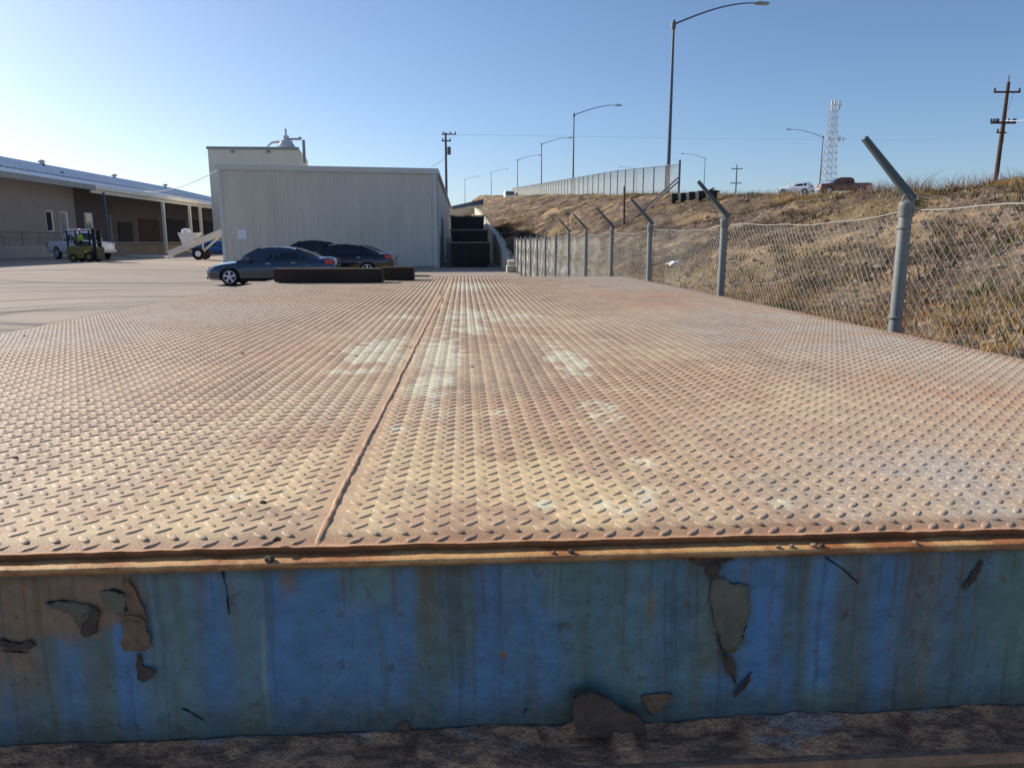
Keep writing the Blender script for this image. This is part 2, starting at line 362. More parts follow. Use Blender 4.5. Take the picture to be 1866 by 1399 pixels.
# raised lugs of the tread pattern
P = .0375
ii, jj = np.meshgrid(np.arange(int((DX1-DX0)/P)), np.arange(int((DY1-DY0)/P)))
cs = []
for q, (ox, oy, an) in enumerate([(0, 0, 45), (.5, .5, -45)]):
    x = DX0+.03+(ii.ravel()+ox)*P; y = DY0+.016+(jj.ravel()+oy)*P
    ok = (x < DX1-.02) & (y < DY1-.02) & (np.abs(x-weldx(y)) > .015+.012*vnoise(y*6, y*0, 4))
    cs.append(np.stack([x[ok], y[ok], np.full(ok.sum(), R(an))], -1))
cs = np.concatenate(cs); N = len(cs)
rings = [(1.0, 1.0, -.0008), (.84, .76, .0011), (.55, .48, .0015)]
K = 8; a = np.arange(K)*2*np.pi/K; hl, hw = .0143, .0055
T = []
for (sl, sw, h) in rings:
    e = np.sign(np.cos(a))*np.abs(np.cos(a))**.9
    T.append(np.stack([e*hl*sl, np.sin(a)*hw*sw, np.full(K, h)], -1))
T.append(np.array([[0, 0, .0016]])); T = np.concatenate(T)
ca, sa = np.cos(cs[:, 2]), np.sin(cs[:, 2])
wear = (.7+.5*fbm(cs[:, 0]*2, cs[:, 1]*2, 2, 8))*(.8+.35*rng.random(N))
jx = (rng.random((N, 2))-.5)*.0012
LX = cs[:, 0, None]+jx[:, :1]+T[:, 0]*ca[:, None]-T[:, 1]*sa[:, None]; LY = cs[:, 1, None]+jx[:, 1:]+T[:, 0]*sa[:, None]+T[:, 1]*ca[:, None]
LZ = deckz(cs[:, 0], cs[:, 1])[:, None]+T[:, 2]*wear[:, None]
LV = np.stack([LX, LY, LZ], -1).reshape(-1, 3)
q = np.arange(K); f0 = []
for rr in range(2): f0.append(np.stack([rr*K+q, rr*K+(q+1) % K, (rr+1)*K+(q+1) % K, (rr+1)*K+q], -1))
f0.append(np.stack([2*K+q[::2], 2*K+(q[::2]+1) % K, 2*K+(q[::2]+2) % K, np.full(4, 3*K)], -1)); f0 = np.concatenate(f0)
LF = (f0[None]+(np.arange(N)*len(T))[:, None, None]).reshape(-1, 4)+len(Vp)
lc = deckcol(cs[:, 0], cs[:, 1]); lc = mixc(lc, C(176, 150, 134), .25*np.ones(N)); lc = lc*(.88+.2*rng.random(N))[:, None]
LC = np.repeat(lc, len(T), 0)
Vall = np.concatenate([Vp, LV]); Vall[:, 1] -= 1.0
dm = mat('rusted tread plate', (0, 0, 0), .62, .0, attr='Col', var=.16, vscale=120, bump=.16, bscale=350, spec=.35)
pl = npmesh('tread_plate', Vall, np.concatenate([Fp, LF]), dm, attr=np.concatenate([Cp, LC]), parent=deck)
# weld bead along the plate joint
wy = np.concatenate([np.arange(DY0+.002, 3, .005), np.arange(3, DY1, .02)]); k = 9; ang = np.linspace(0, np.pi, k)
bx = weldx(wy); rr = .0044*(.7+.7*vnoise(wy*60, wy*0, 3)); rh = .0036*(.6+.8*vnoise(wy*70, wy*0, 8))*sst(-.02, .05, wy-DY0)
bx = bx+.007*(fbm(wy*7, wy*0, 4, 5)-.5)
V = np.stack([bx[:, None]+rr[:, None]*np.cos(ang), np.repeat(wy[:, None], k, 1)-1.0, deckz(bx, wy)[:, None]-.0005+rh[:, None]*np.sin(ang)], -1)
n = fbm(V[..., 0]*30, V[..., 1]*20, 3, 4)
npmesh('weld_seam', V, gridfaces(len(wy), k), dm, attr=mixc(C(196, 158, 122), C(156, 116, 88), n).reshape(-1, 3), parent=deck)
# top flange lip
YW = DY0-.012       # blue web face
lx = np.arange(DX0+.02, DX1, .004)
prof = [(.02, -.0165), (-.006, -.0162), (-.016, -.0158), (-.0252, -.0158), (-.0268, -.0168), (-.0272, -.0212), (-.026, -.0240), (.02, -.0250)]
V = []; 
for (dy, dz) in prof:
    V.append(np.stack([lx, DY0+dy+.0018*(fbm(lx*110+dy*50, lx*0, 3, 2)-.5)-1.0, DZ+dz+.0009*(fbm(lx*120+dy*300, lx*0+5, 3, 3)-.5)], -1))
V = np.stack(V); n = fbm(V[..., 0]*25, V[..., 2]*300, 4, 41)
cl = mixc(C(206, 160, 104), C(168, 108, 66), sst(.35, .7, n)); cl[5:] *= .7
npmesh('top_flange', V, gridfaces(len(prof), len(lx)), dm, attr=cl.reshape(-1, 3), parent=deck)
# blue web with stains
ZB = .940
wx = np.concatenate([np.arange(DX0, -.75, .008), np.arange(-.75, .95, .0021), np.arange(.95, DX1, .008)]); wz = np.linspace(ZB, DZ-.0265, 130); XX, ZZ = np.meshgrid(wx, wz)
TT = (ZZ-ZB)/(DZ-.0265-ZB)
pxm = 546/.38
def PX(px): return G(px, 1000, DZ)[0]     # where a stain starts along the rim
wob = .010*(fbm(XX*6, ZZ*9, 3, 5)-.5)+.006*(TT-.5)*(fbm(XX*3, XX*0, 2, 6)-.5)
xs = XX+wob
s1 = fbm(xs*26, ZZ*2.2, 4, 301); s2 = fbm(xs*9, ZZ*1.6, 3, 302); s3 = fbm(xs*70, ZZ*3, 3, 303); bl = fbm(XX*12, ZZ*12, 5, 304)
teal = C(96, 122, 130); blue = C(58, 114, 178); brt = C(50, 120, 204); dirt = C(104, 96, 84); rusty = C(140, 92, 54); rdk = C(84, 66, 60)
c = mixc(teal, blue, sst(.40, .60, s2))
def stripe(c, px, wd, col, a, z0=0, z1=1, soft=.6):
    x0 = PX(px); hwd = wd/2/1430
    f = sst(1+soft, 1-soft, np.abs(xs-x0)/hwd)*sst(z0-.06, z0+.08, TT)*sst(z1+.08, z1-.06, TT)*(.6+.6*s1)
    return mixc(c, col, f*a*.88)
for a in [(325,60,teal,.9),(220,60,brt,1,.1,.75),(110,50,blue,.8,.35,.85),(160,50,dirt,.8),(30,90,dirt,.7),(270,70,C(110,116,104),.7),(390,90,blue,.55),(440,60,teal,.8),(500,60,brt,.6,.1,.9),(570,130,blue,.7),(665,110,brt,.85,.15,.75),(740,60,C(90,106,140),.7),
          (775,38,dirt,.95,.45,1),(800,50,C(92,98,84),.7,.3,.55),(870,110,C(72,96,150),.6,.4,1),(850,60,brt,.85,.12,.5),(930,34,dirt,.7,.35,.95),(990,110,brt,.75,.12,.7),(960,90,blue,.7),(1080,110,C(74,110,130),.8),(1160,120,teal,.8),(1250,70,C(84,104,110),.7),(1290,60,C(80,124,150),.7,.1,.4),
          (1340,90,C(112,104,80),.9,.3,.85),(1400,70,blue,.7),(1440,70,brt,.85,.2,.75),(1480,20,C(92,98,84),.8,.4,1),(1510,36,C(80,90,96),.7),(1550,60,brt,.95,.2,1),(1600,50,dirt,.85),(1640,40,dirt,.7),(1670,42,blue,.85,.1,1),(1720,40,dirt,.8),(1765,60,C(116,106,84),.85),(1820,50,dirt,.6),(1850,30,blue,.5),
          (415,8,rusty,.7,.55,1),(465,8,C(150,150,140),.6,.1,.7),(520,34,rusty,.9,.84,1),(1205,16,rusty,.8,.6,.8),(1300,46,rdk,.95,.86,1),(1385,10,rusty,.7,.6,.95),(1765,10,rusty,.5),(1690,8,rusty,.5)]:
    c = stripe(c, *a)
c = mixc(c, blue, .45*sst(PX(430), PX(600), XX)*sst(PX(1090), PX(950), XX)*sst(1, .7, TT))
c = mixc(c, dirt*.8, sst(.55, .75, s1)*.55*sst(.0, .5, TT)+sst(.58, .8, s3)*.35)
c = mixc(c, teal*.9, sst(.5, .75, s1)*.4)
# bare rusty brown where the paint has come off at the left
lm = sst(PX(262), PX(232), XX+.05*(bl-.5))*np.clip(sst(.66, .76, TT+.45*(bl-.5))+sst(PX(95), PX(20), XX)*sst(.25, .5, TT+.5*(bl-.5))*.8, 0, 1)
c = mixc(c, C(150, 96, 74), lm*.9)
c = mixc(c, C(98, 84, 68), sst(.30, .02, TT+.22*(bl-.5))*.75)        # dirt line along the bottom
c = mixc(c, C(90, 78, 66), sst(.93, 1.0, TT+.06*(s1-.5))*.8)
d = np.hypot(XX-W(917, 1192, YW)[0], ZZ-W(917, 1192, YW)[2]); c = mixc(c, C(150, 82, 40), sst(.006, .0035, d)*.95)
lum = (c@np.array([.3, .55, .15]))[..., None]; c = (lum+(c-lum)*.66)*.60*np.array([1.5, 1.95, 1.62])
run = sst(.62, .74, fbm(xs*95, ZZ*1.6, 3, 410))*sst(.35, .9, TT+.5*(vnoise(XX*60, XX*0, 6)-.5))
c = mixc(c, C(120, 84, 58)*.8, run*.45)
run2 = sst(.66, .76, fbm(xs*140, ZZ*2.5, 3, 420))
c = mixc(c, C(66, 66, 62)*.8, run2*.3)
spk = sst(.82, .88, fbm(XX*260, ZZ*260, 2, 77)); c = mixc(c, C(96, 66, 46)*.8, spk*.6)
chips = sst(.765, .785, fbm(XX*50+3*ZZ, ZZ*40, 5, 78)+.05*TT**2); c = mixc(c, C(96, 76, 60)*.9, chips*.45)
scr = sst(.78, .82, fbm(XX*30+ZZ*180, ZZ*30, 3, 79)); c = mixc(c, C(130, 140, 140), scr*.15)
c *= (.80+.40*fbm(XX*60, ZZ*60, 3, 9))[..., None]
ins = .0016*(fbm(XX*15, ZZ*10, 3, 17)-.5)
V = np.stack([XX, np.full_like(XX, YW-1.0)+ins, ZZ], -1)
wm = mat('peeling blue paint', (0, 0, 0), .42, .0, attr='Col', var=.10, vscale=60, bump=.22, bscale=55, spec=.35)
web = npmesh('side_beam', V, gridfaces(*XX.shape), wm, attr=c.reshape(-1, 3), parent=deck)
# bottom flange and what shows under it
fm = mat('dirty flange steel', rgb(150, 120, 96), .9, 0, .4, 30, bump=.5, bscale=120)
b = MB().box(DX0, DX1, YW-.078, YW+.06, ZB-.016, ZB); b.build('bottom_flange', fm, deck)
b = MB()
for x in (-1.9, -.62, .62, 1.75): b.box(x-.07, x+.07, YW+.10, DY1-.1, ZB-.24, DZ-.03)
b.each('floor_joist', 'rustdark', deck)
b = MB().box(DX1-.03, DX1-.006, YW+.02, DY1-.01, ZB, DZ-.012).build('end_beam', wm, deck)
me = b.data; a_ = me.color_attributes.new('Col', 'FLOAT_COLOR', 'POINT'); a_.data.foreach_set('color', np.tile([*C(100, 92, 80), 1], len(me.vertices)).ravel())
b = MB().box(DX0+.006, DX0+.03, YW+.02, DY1-.01, ZB, DZ-.012).build('end_beam', wm, deck)
me = b.data; a_ = me.color_attributes.new('Col', 'FLOAT_COLOR', 'POINT'); a_.data.foreach_set('color', np.tile([*C(100, 92, 80), 1], len(me.vertices)).ravel())
for x in (-1.7, 1.55):
    for y in (1.3, 7.9):
        MB().box(x-.09, x+.09, y-.09, y+.09, 0, ZB-.24).build('leg', 'rustdark', deck)
# timber packing showing below the flange at the right
b = MB().box(.26, 1.2, YW-.05, YW+.03, ZB-.20, ZB-.022); b.build('packing_timber', mat('grey packing timber', rgb(120, 104, 88), .9, 0, .3, 20, stretch=(.3, 4, 4), bump=.6, bscale=60), deck)
b = MB().box(-1.3, .2, YW-.045, YW+.03, ZB-.20, ZB-.035); b.build('packing_timber', 'rustdark', deck)

# paint flakes that curl off the web
def flake(pts, depth=.006, curl=.008, m='flake', name='paint_flake', th=.0012):
    pp = []; m_ = len(pts)
    for i in range(m_):
        a, b_, c_, d = [np.array(pts[(i+k) % m_], float) for k in (-1, 0, 1, 2)]
        for t in (0, .25, .5, .75):
            q = .5*((2*b_)+(-a+c_)*t+(2*a-5*b_+4*c_-d)*t*t+(-a+3*b_-3*c_+d)*t**3); pp.append(tuple(q+np.array([random.uniform(-1, 1), random.uniform(-1, 1)])*3.0))
    P3 = [W(x, y, YW-.0015) for x, y in pp]; cx = sum(p[0] for p in P3)/len(P3); cz = sum(p[2] for p in P3)/len(P3)
    v = []; R0 = max(math.hypot(p[0]-cx, p[2]-cz) for p in P3)
    n = len(P3)
    for rg, dp in ((1.0, None), (.72, .35), (.4, .1)):
        for i, p in enumerate(P3):
            x = cx+(p[0]-cx)*rg; z = cz+(p[2]-cz)*rg
            lift = depth*.6*(rg**3)*(.05+.95*vnoise(x*45+cx*99, z*45, 3))+.0014
            v.append((x, YW-lift, z))
    v.append((cx, YW-.0012, cz))
    f = []
    for a_ in range(2):
        for i in range(n): f.append((a_*n+i, a_*n+(i+1) % n, (a_+1)*n+(i+1) % n, (a_+1)*n+i))
    for i in range(n): f.append((2*n+i, 2*n+(i+1) % n, 3*n))
    b = MB(); b.add(v, f); o = b.build(name, m, web, smooth=True)
    s = o.modifiers.new('t', 'SOLIDIFY'); s.thickness = th; s.offset = 0
    return o
M['flake'] = mat('brown loose paint', rgb(122, 98, 78), .8, 0, .3, 40, bump=.5, bscale=90)
M['flake_dk'] = mat('dark loose paint', rgb(84, 72, 64), .85, 0, .3, 40, bump=.5, bscale=90)
M['flake_gr'] = mat('grey green loose paint', rgb(104, 102, 88), .8, 0, .25, 30, bump=.4, bscale=80)
flake([(226,1118),(252,1120),(268,1135),(273,1178),(250,1180),(224,1177),(228,1150)], .010)
flake([(228,1056),(246,1066),(262,1105),(270,1134),(250,1128),(234,1124),(232,1090)], .009, m='flake')
flake([(84,1098),(120,1094),(166,1104),(158,1125),(146,1142),(132,1120),(105,1108)], .006, m='flake_gr')
flake([(184,1078),(205,1074),(228,1085),(226,1112),(214,1118),(196,1108)], .005, m='flake_gr')
flake([(148,1130),(168,1108),(180,1112),(174,1150),(158,1160),(146,1148)], .004, m='flake_dk')
flake([(252,1190),(257,1195),(258,1212),(284,1222),(270,1236),(252,1232)], .011, m='flake_dk')
flake([(1300,1050),(1330,1060),(1360,1066),(1366,1110),(1352,1150),(1345,1178),(1326,1190),(1306,1150),(1294,1095)], .006, m='flake_gr')
flake([(1304,1150),(1314,1180),(1334,1200),(1342,1245),(1330,1232),(1318,1205)], .012, m='flake_dk')
flake([(1370,1222),(1364,1238),(1346,1262),(1338,1270),(1350,1244)], .012, m='flake_dk')
flake([(1262,1016),(1300,1012),(1336,1014),(1316,1024),(1276,1030),(1258,1022)], .010, m='flake_dk')
flake([(1290,1030),(1312,1030),(1308,1050),(1298,1058),(1288,1048)], .006, m='flake_dk')
flake([(1170,1270),(1196,1262),(1227,1262),(1212,1282),(1190,1302),(1176,1288)], .014, m='flake')
flake([(1788,1020),(1780,1045),(1762,1068),(1755,1070),(1772,1042)], .007, m='flake_dk')
flake([(0,1166),(30,1172),(60,1168),(62,1176),(30,1182),(0,1176)], .006, m='flake_dk')
flake([(722,1322),(734,1310),(746,1322),(744,1334),(726,1336)], .012, m='flake')
# wandering cracks
crk = mat('paint crack', rgb(26, 24, 24), .95)
def crack(pts):
    P3 = [W(x, y, YW-.0016) for x, y in pts]; q = []
    for i in range(len(P3)-1):
        for t in np.linspace(0, 1, 5)[:-1]: q.append(P3[i]*(1-t)+P3[i+1]*t+np.array([random.uniform(-1, 1), 0, random.uniform(-1, 1)])*.0007)
    q.append(P3[-1]); b = MB(); b.path(q, [.0009*(.5+random.random()) for _ in q], 5); b.build('crack', crk, web)
crack([(0,1162),(25,1172),(45,1170),(65,1176)]); crack([(0,1184),(22,1188),(50,1188)])
crack([(1505,1015),(1540,1040),(1565,1062)]); crack([(1362,1130),(1352,1165),(1326,1186)])
crack([(84,1098),(115,1094),(160,1104),(168,1110)]); crack([(186,1078),(206,1073),(226,1082),(232,1100),(230,1120)])
crack([(955,1300),(960,1290)]); crack([(330,1290),(352,1300),(370,1312)]); crack([(400,1020),(412,1070),(418,1120)])
# bank of dirt lying on the bottom flange
dx = np.arange(-.9, 1.2, .004); dk_ = np.linspace(0, 1, 16); XX, KK = np.meshgrid(dx, dk_)
hh = .008+.014*fbm(XX*7, XX*0, 3, 71)+.006*(fbm(XX*40, XX*0, 3, 72)-.5)
hump = .055*np.exp(-((XX-W(1105, 1300, YW-.03)[0])/.045)**4)
hh = hh+hump*.2
Yd = YW-.002-.066*KK-.004*(fbm(XX*30, KK*5, 3, 4)-.5); Zd = ZB+.0005+np.clip(hh*(1-KK)**.8, 0, 1)+.007*(fbm(XX*50, KK*7, 4, 12)-.35)*(KK < .98)*(KK > .02)
Zd = np.where((fbm(XX*9, XX*0, 2, 5) > .66) & (KK > .1), np.minimum(Zd, ZB+.001), Zd)
n = fbm(XX*40, KK*8, 4, 3); cd = mixc(C(92, 80, 70), C(62, 56, 54), sst(.35, .65, n)); cd = mixc(cd, C(76, 86, 98), sst(.66, .76, fbm(XX*14, KK*2, 4, 33))*.6)*np.array([7.0, 5.0, 3.7])
o = npmesh('dirt', np.stack([XX, Yd, Zd], -1), gridfaces(*XX.shape), mat('caked dirt', (0, 0, 0), .95, 0, attr='Col', var=.3, vscale=150, bump=.8, bscale=220, spec=.1), attr=cd.reshape(-1, 3))
tag(o, 'dark dirt caked along the bottom ledge of the blue beam', 'dirt', kind='stuff')

# thick slab of scale leaning on the ledge
def slab(pts, Y, th, m, name, label, cat, group=None):
    P3 = [W(x, y, Y) for x, y in pts]; poly = []
    for i, p in enumerate(P3):
        q = P3[(i+1) % len(P3)]
        for t in (0, .33, .66): 
            r_ = p*(1-t)+q*t; poly.append((r_[0]+random.uniform(-1, 1)*.001, r_[2]+random.uniform(-1, 1)*.001))
    b = MB(); b.prism(poly, Y-th/2, Y+th/2, 'y'); o = b.build(name, m, None, bevel=.0015, loc=tuple(P3[0])); tag(o, label, cat, group); return o
slab([(1045,1270),(1060,1262),(1088,1259),(1115,1275),(1132,1290),(1160,1300),(1176,1315),(1178,1336),(1120,1342),(1050,1334),(1043,1300)], YW-.022, .010, M['flake_dk'], 'rust_slab', 'large brown slab of loose rust standing on the ledge of the blue beam', 'rust slab')
# pebbles on the rim
def rock(name, p, r, m, label, cat, group=None, flat=.7, seed=0):
    bm = bmesh.new(); bmesh.ops.create_icosphere(bm, subdivisions=2, radius=r)
    rs = random.Random(seed)
    for v in bm.verts:
        k = .75+.5*rs.random(); v.co = Vector((v.co.x*k*1.15, v.co.y*k, v.co.z*k*flat))
    me = bpy.data.meshes.new(name); bm.to_mesh(me); bm.free(); me.materials.append(M[m]); 
    o = bpy.data.objects.new(name, me); COL.objects.link(o); o.location = (p[0], p[1], p[2]+r*flat*.7); o.rotation_euler = (0, 0, rs.random()*6); tag(o, label, cat, group); return o
LZt = DZ-.0158
for i, (px, py, r, m, lb) in enumerate([(519,976,.0062,'clod','dark crumbly clod on the front rim near the left'),(1000,982,.0032,'pebble','small pale pebble left of its darker neighbour on the rim'),(1033,986,.0040,'clod','dark pebble on the rim right of the centre, beside a pale one'),
    (1399,980,.0032,'pebble','leftmost of two small tan pebbles on the right of the rim'),(1424,980,.0034,'pebble','right one of the two small tan pebbles on the rim'),(1458,975,.0040,'pebble','larger pebble touching a dark one on the right of the rim'),(1473,975,.0036,'clod','dark pebble touching a larger brown one on the rim'),
    (1633,968,.0042,'pebble','single brown pebble on the rim under the far right of the plate'),(1824,964,.0025,'pebble','tiny pebble at the far right end of the rim')]):
    g_ = G(px, py, LZt); rock('pebble', (g_[0], DY0-.019, LZt), r, m, lb, 'pebble', 'pebbles along the front rim', seed=i)
rock('clod', (G(517, 965, DZ)[0], DY0+.008, DZ), .0045, 'clod', 'grey clod on the plate edge just above the dark clod', 'clod', seed=40)
for i, (px, py) in enumerate([(443,645),(283,768),(330,700),(160,730),(28,835),(1333,833),(1822,823),(1810,805),(480,915),(860,668),(747,633),(649,649),(500,540),(1600,737),(1214,595),(45,612),(477,566)]):
    g_ = G(px, py, DZ); rock('rust_chip', (g_[0], g_[1], DZ-.002), .0045 if i != 0 else .007, 'chip', 'small dark rust chip lying on the tread plate' , 'rust chip', 'dark rust chips scattered on the tread plate', .6, 70+i)

# dark steel channels lying at the far left of the deck
y0 = G(600, 517, DZ+.003)[1]
def chan(px0, px1, top, Y, name, label, bot=517, taper=0):
    a_ = W(px0, bot, Y); b_ = W(px1, bot-3, Y); h_ = W(px0, top, Y)[2]; x0, x1 = a_[0], b_[0]; z0 = DZ+.004
    t_ = thing(name, label, 'steel box', (x0, Y, z0), 0, None)
    d_ = .20
    b = MB(); th = .012
    b.prism([(x0+taper, h_), (x0, h_-.014), (x0, z0+.02), (x0+.02, z0), (x1, z0), (x1, h_)], Y-d_/2, Y-d_/2+th, 'y')
    b.box(x0+taper, x1, Y+d_/2-th, Y+d_/2, z0, h_)
    b.box(x0+taper, x1, Y-d_/2+th, Y+d_/2-th, z0, z0+th)
    b.build('steel_plate', 'rustdark', t_)
    b = MB().box(x0+taper, x1, Y-d_/2-.006, Y-d_/2+.02, h_+.0005, h_+.010); b.build('top_rim', 'rustrail', t_)
    b = MB()
    b.box(x1-.012, x1, Y-d_/2+th, Y+d_/2-th, z0+th, h_-.01); b.build('end_plate', 'rustdark', t_)
    return t_
chan(504, 698, 490, 7.35, 'steel_trough', 'longer dark rusty steel trough on the far left edge of the deck', taper=.02)
chan(699, 755, 487, 7.75, 'steel_trough', 'short dark rusty steel trough right of the longer one on the deck', bot=512)

# ================================================================ CHAIN LINK FENCE BESIDE THE DECK
FX = 2.75
posts = [4.6, 7.9, 11.1, 14.0, 17.0, 19.8, 22.6, 25.5, 28.4, 31.2, 33.8, 36.3, 38.6, 41.0]
fence = thing('chain_link_fence', 'long sagging chain link fence with barb arms at the foot of the bank', 'fence', (FX, 4.6, 0))
def fz(Y): return 1.775+.012*np.sin(Y*1.9)-.02*np.abs(np.sin((Y-4.6)*.95))+.03*sst(6, 3, Y)
def lean(i): return .012*math.sin(i*2.3)
for i, Y in enumerate(posts):
    r = .038 if i < 3 else .034; x = FX; lx_ = lean(i)
    b = MB(); zb = -.1
    b.path([(x-lx_, Y, zb), (x, Y, 1.78)], r, 14); b.build('post', 'galv', fence, smooth=True)
    b = MB(); b.rev([(r+.004, 0), (r+.008, .01), (r+.006, .05), (r+.009, .055), (r+.006, .085), (r*.6, .10)], (x, Y, 1.755), 14)
    cp = b.build('post_cap', 'galv', fence, smooth=True); b = MB()
    if i == 0: b.rev([(r+.001, 0), (r+.005, .003), (r+.005, .012), (r+.001, .015)], (x-.004, Y, 1.68), 14); b.rev([(r+.001, 0), (r+.005, .003), (r+.005, .012), (r+.001, .015)], (x-.006, Y, 1.12), 14); b.each('clamp_band', 'galv', fence, smooth=True)
    if i < 6:
        # loop over the cap and the flat slotted arm
        b = MB(); b.path([(x+.03*math.cos(t), Y, 1.85+.045*math.sin(t)) for t in np.linspace(-.2, math.pi+.2, 10)], .006, 6); b.build('arm_loop', 'galv', fence)
        b = MB(); p0 = Vector((x+.045, Y, 1.86)); p1 = Vector((x-.30, Y, 2.225))
        d_ = (p1-p0).normalized(); up = Vector((0, 0, 1)); 
        w0, w1 = .025, .015; nrm = Vector((d_.z, 0, -d_.x))
        th = .030
        pts = [p0-nrm*w0, p0+nrm*w0, p1+nrm*w1, p1-nrm*w1]
        # folded channel: web and two lips
        b.hexa([v+Vector((0, -.004, 0)) for v in pts]+[v+Vector((0, 0, 0)) for v in pts])
        for s_, ww0, ww1 in ((-1, w0, w1), (1, w0, w1)):
            a0 = p0+nrm*s_*ww0; a1 = p1+nrm*s_*ww1; k_ = nrm*s_*-.003
            b.hexa([a0, a0+k_, a1+k_, a1, a0+Vector((0, th, 0)), a0+k_+Vector((0, th, 0)), a1+k_+Vector((0, th, 0)), a1+Vector((0, th, 0))])
        b.build('barb_arm', 'galv_shade', fence)
        b = MB()
        for t in (.45, .92, .86): q = p0.lerp(p1, t)+nrm*.012; b.cyl(q+Vector((0, -.008, 0)), q+Vector((0, -.003, 0)), .006, 8)
        b.each('rivet', 'galv_wire', fence)
# fabric: every wire is a thin tube laid on the diagonal
V = []; F = []
H = 1.72; S = .058; step = S*math.sqrt(2)/1.0*.72
y = 2.6
def wire(y0, z0, y1, z1, off, rad, nseg):
    global V, F
    ts = np.linspace(0, 1, nseg+1); ys = y0+(y1-y0)*ts
    top = fz(ys)-.012; sc = top/H
    zs = (z0+(z1-z0)*ts)*sc
    xs = FX+.048+off*np.cos(np.pi*np.arange(nseg+1))+.02*np.sin(ys*1.3)*(zs/1.8)+.012*np.sin(ys*4.1+zs*3)
    base_ = len(V)
    for a_, b_, c_ in zip(xs, ys, zs):
        V += [(a_-rad, b_, c_), (a_+rad*.5, b_, c_+rad), (a_+rad*.5, b_, c_-rad)]
    for i in range(nseg):
        for k in range(3): F.append((base_+i*3+k, base_+i*3+(k+1) % 3, base_+i*3+3+(k+1) % 3, base_+i*3+3+k))
y = 2.6-H
while y < 41.0:
    for s_ in (1, -1):
        ya, yb = (y, y+H) if s_ > 0 else (y+H, y)
        za, zb = 0, H
        # clip to the run of the fence and to what stands above z = .55
        lo, hi = 2.6, 41.0
        t0, t1 = 0.0, 1.0
        if s_ > 0: t0 = max(t0, (lo-ya)/H); t1 = min(t1, (hi-ya)/H)
        else: t0 = max(t0, (ya-hi)/H); t1 = min(t1, (ya-lo)/H)
        if t1-t0 > .02: 
            n_ = max(2, int((t1-t0)*(22 if y < 12 else 6)))
            wire(ya+s_*H*t0, H*t0, ya+s_*H*t1, H*t1, .0026*s_, .0017 if y < 14 else .0026, n_)
    y += .075 
o = npmesh('wire_mesh', np.array(V)-np.array([FX, 4.6, 0]), np.array(F), 'galv_wire', parent=fence)
b = MB(); ys = np.arange(2.6, 41.01, .2); b.path([(FX+.048+.015*math.sin(v*2.1), v, float(fz(v))-.005+.006*math.sin(v*7)) for v in ys], .0042, 5); b.build('tension_wire', 'galv_wire', fence)

# ================================================================ ALLEY WALL
yy = np.concatenate([np.arange(41.2, 60, 1.0), np.arange(60, 232, 4.0)]); b = MB()
for a_, c_ in zip(yy[:-1], yy[1:]):
    za, zb = wall_top(a_)+.14, wall_top(c_)+.14
    b.hexa([(2.40, a_, -.2), (2.86, a_, -.2), (2.86, c_, -.2), (2.40, c_, -.2), (2.40, a_, za), (2.86, a_, za), (2.86, c_, zb), (2.40, c_, zb)])
o = b.build('retaining_wall', 'conc', None, loc=(2.6, 41.2, 0)); tag(o, 'pale concrete retaining wall rising along the alley below the bank', 'wall')
b = MB().box(2.30, 2.95, 40.35, 41.15, -.1, .36); o = b.build('concrete_block', 'conc', None, bevel=.02, loc=(2.6, 40.7, 0)); tag(o, 'beige concrete block where the alley wall meets the fence end', 'block')

# ================================================================ CLAD BUILDING
BY = 48.2; BX1 = -1.69; BX0 = W(408, 460, BY)[0]; zR = W(797, 308, BY)[2]; zL = W(405, 300, BY)[2]
bd = thing('metal_building', 'grey ribbed metal clad building with a blank notice on its end wall', 'building', ((BX0+BX1)/2, BY, 0))
b = MB(); pitch = .44; x = BX0; prof = []
def zt_(x): return zL+(zR-zL)*(x-BX0)/(BX1-BX0)
while x < BX1-.02:
    for dx_, dy_ in ((0, 0), (.05, -.045), (.11, -.045), (.16, 0), (.29, 0), (.30, -.012), (.32, -.012), (.33, 0)):
        if x+dx_ < BX1: prof.append((x+dx_, dy_))
    x += pitch
prof.append((BX1, 0))
v = []; 
for (x, dy_) in prof: v += [(x, BY+dy_, -.1), (x, BY+dy_, zt_(x)-.2)]
b.add(v, [(2*i, 2*i+2, 2*i+3, 2*i+1) for i in range(len(prof)-1)]); b.build('end_wall', 'panel', bd)
LB = 56
b = MB(); prof = []; y = BY
while y < BY+LB:
    for dx_, dy_ in ((0, 0), (.05, .045), (.11, .045), (.16, 0)): prof.append((y+dx_, dy_))
    y += pitch
v = []
for (y, d_) in prof: v += [(BX1+d_, y, -.1), (BX1+d_, y, zR-.15)]
b.add(v, [(2*i, 2*i+2, 2*i+3, 2*i+1) for i in range(len(prof)-1)]); b.build('side_wall', 'panel', bd)
b = MB(); b.add([(BX0, BY, -.1), (BX0, BY+LB, -.1), (BX0, BY+LB, zL-.2), (BX0, BY, zL-.2)], [(0, 1, 2, 3)]); b.add([(BX0, BY+LB, -.1), (BX1, BY+LB, -.1), (BX1, BY+LB, zR-.2), (BX0, BY+LB, zL-.2)], [(0, 1, 2, 3)]); b.build('back_wall', 'panel', bd)
b = MB(); b.hexa([(BX0-.12, BY-.10, zL-.08), (BX1+.16, BY-.10, zR-.08), (BX1+.16, BY+LB+.1, zR-.08), (BX0-.12, BY+LB+.1, zL-.08), (BX0-.12, BY-.10, zL-.02), (BX1+.16, BY-.10, zR-.02), (BX1+.16, BY+LB+.1, zR-.02), (BX0-.12, BY+LB+.1, zL-.02)]); b.build('roof', 'trim', bd)
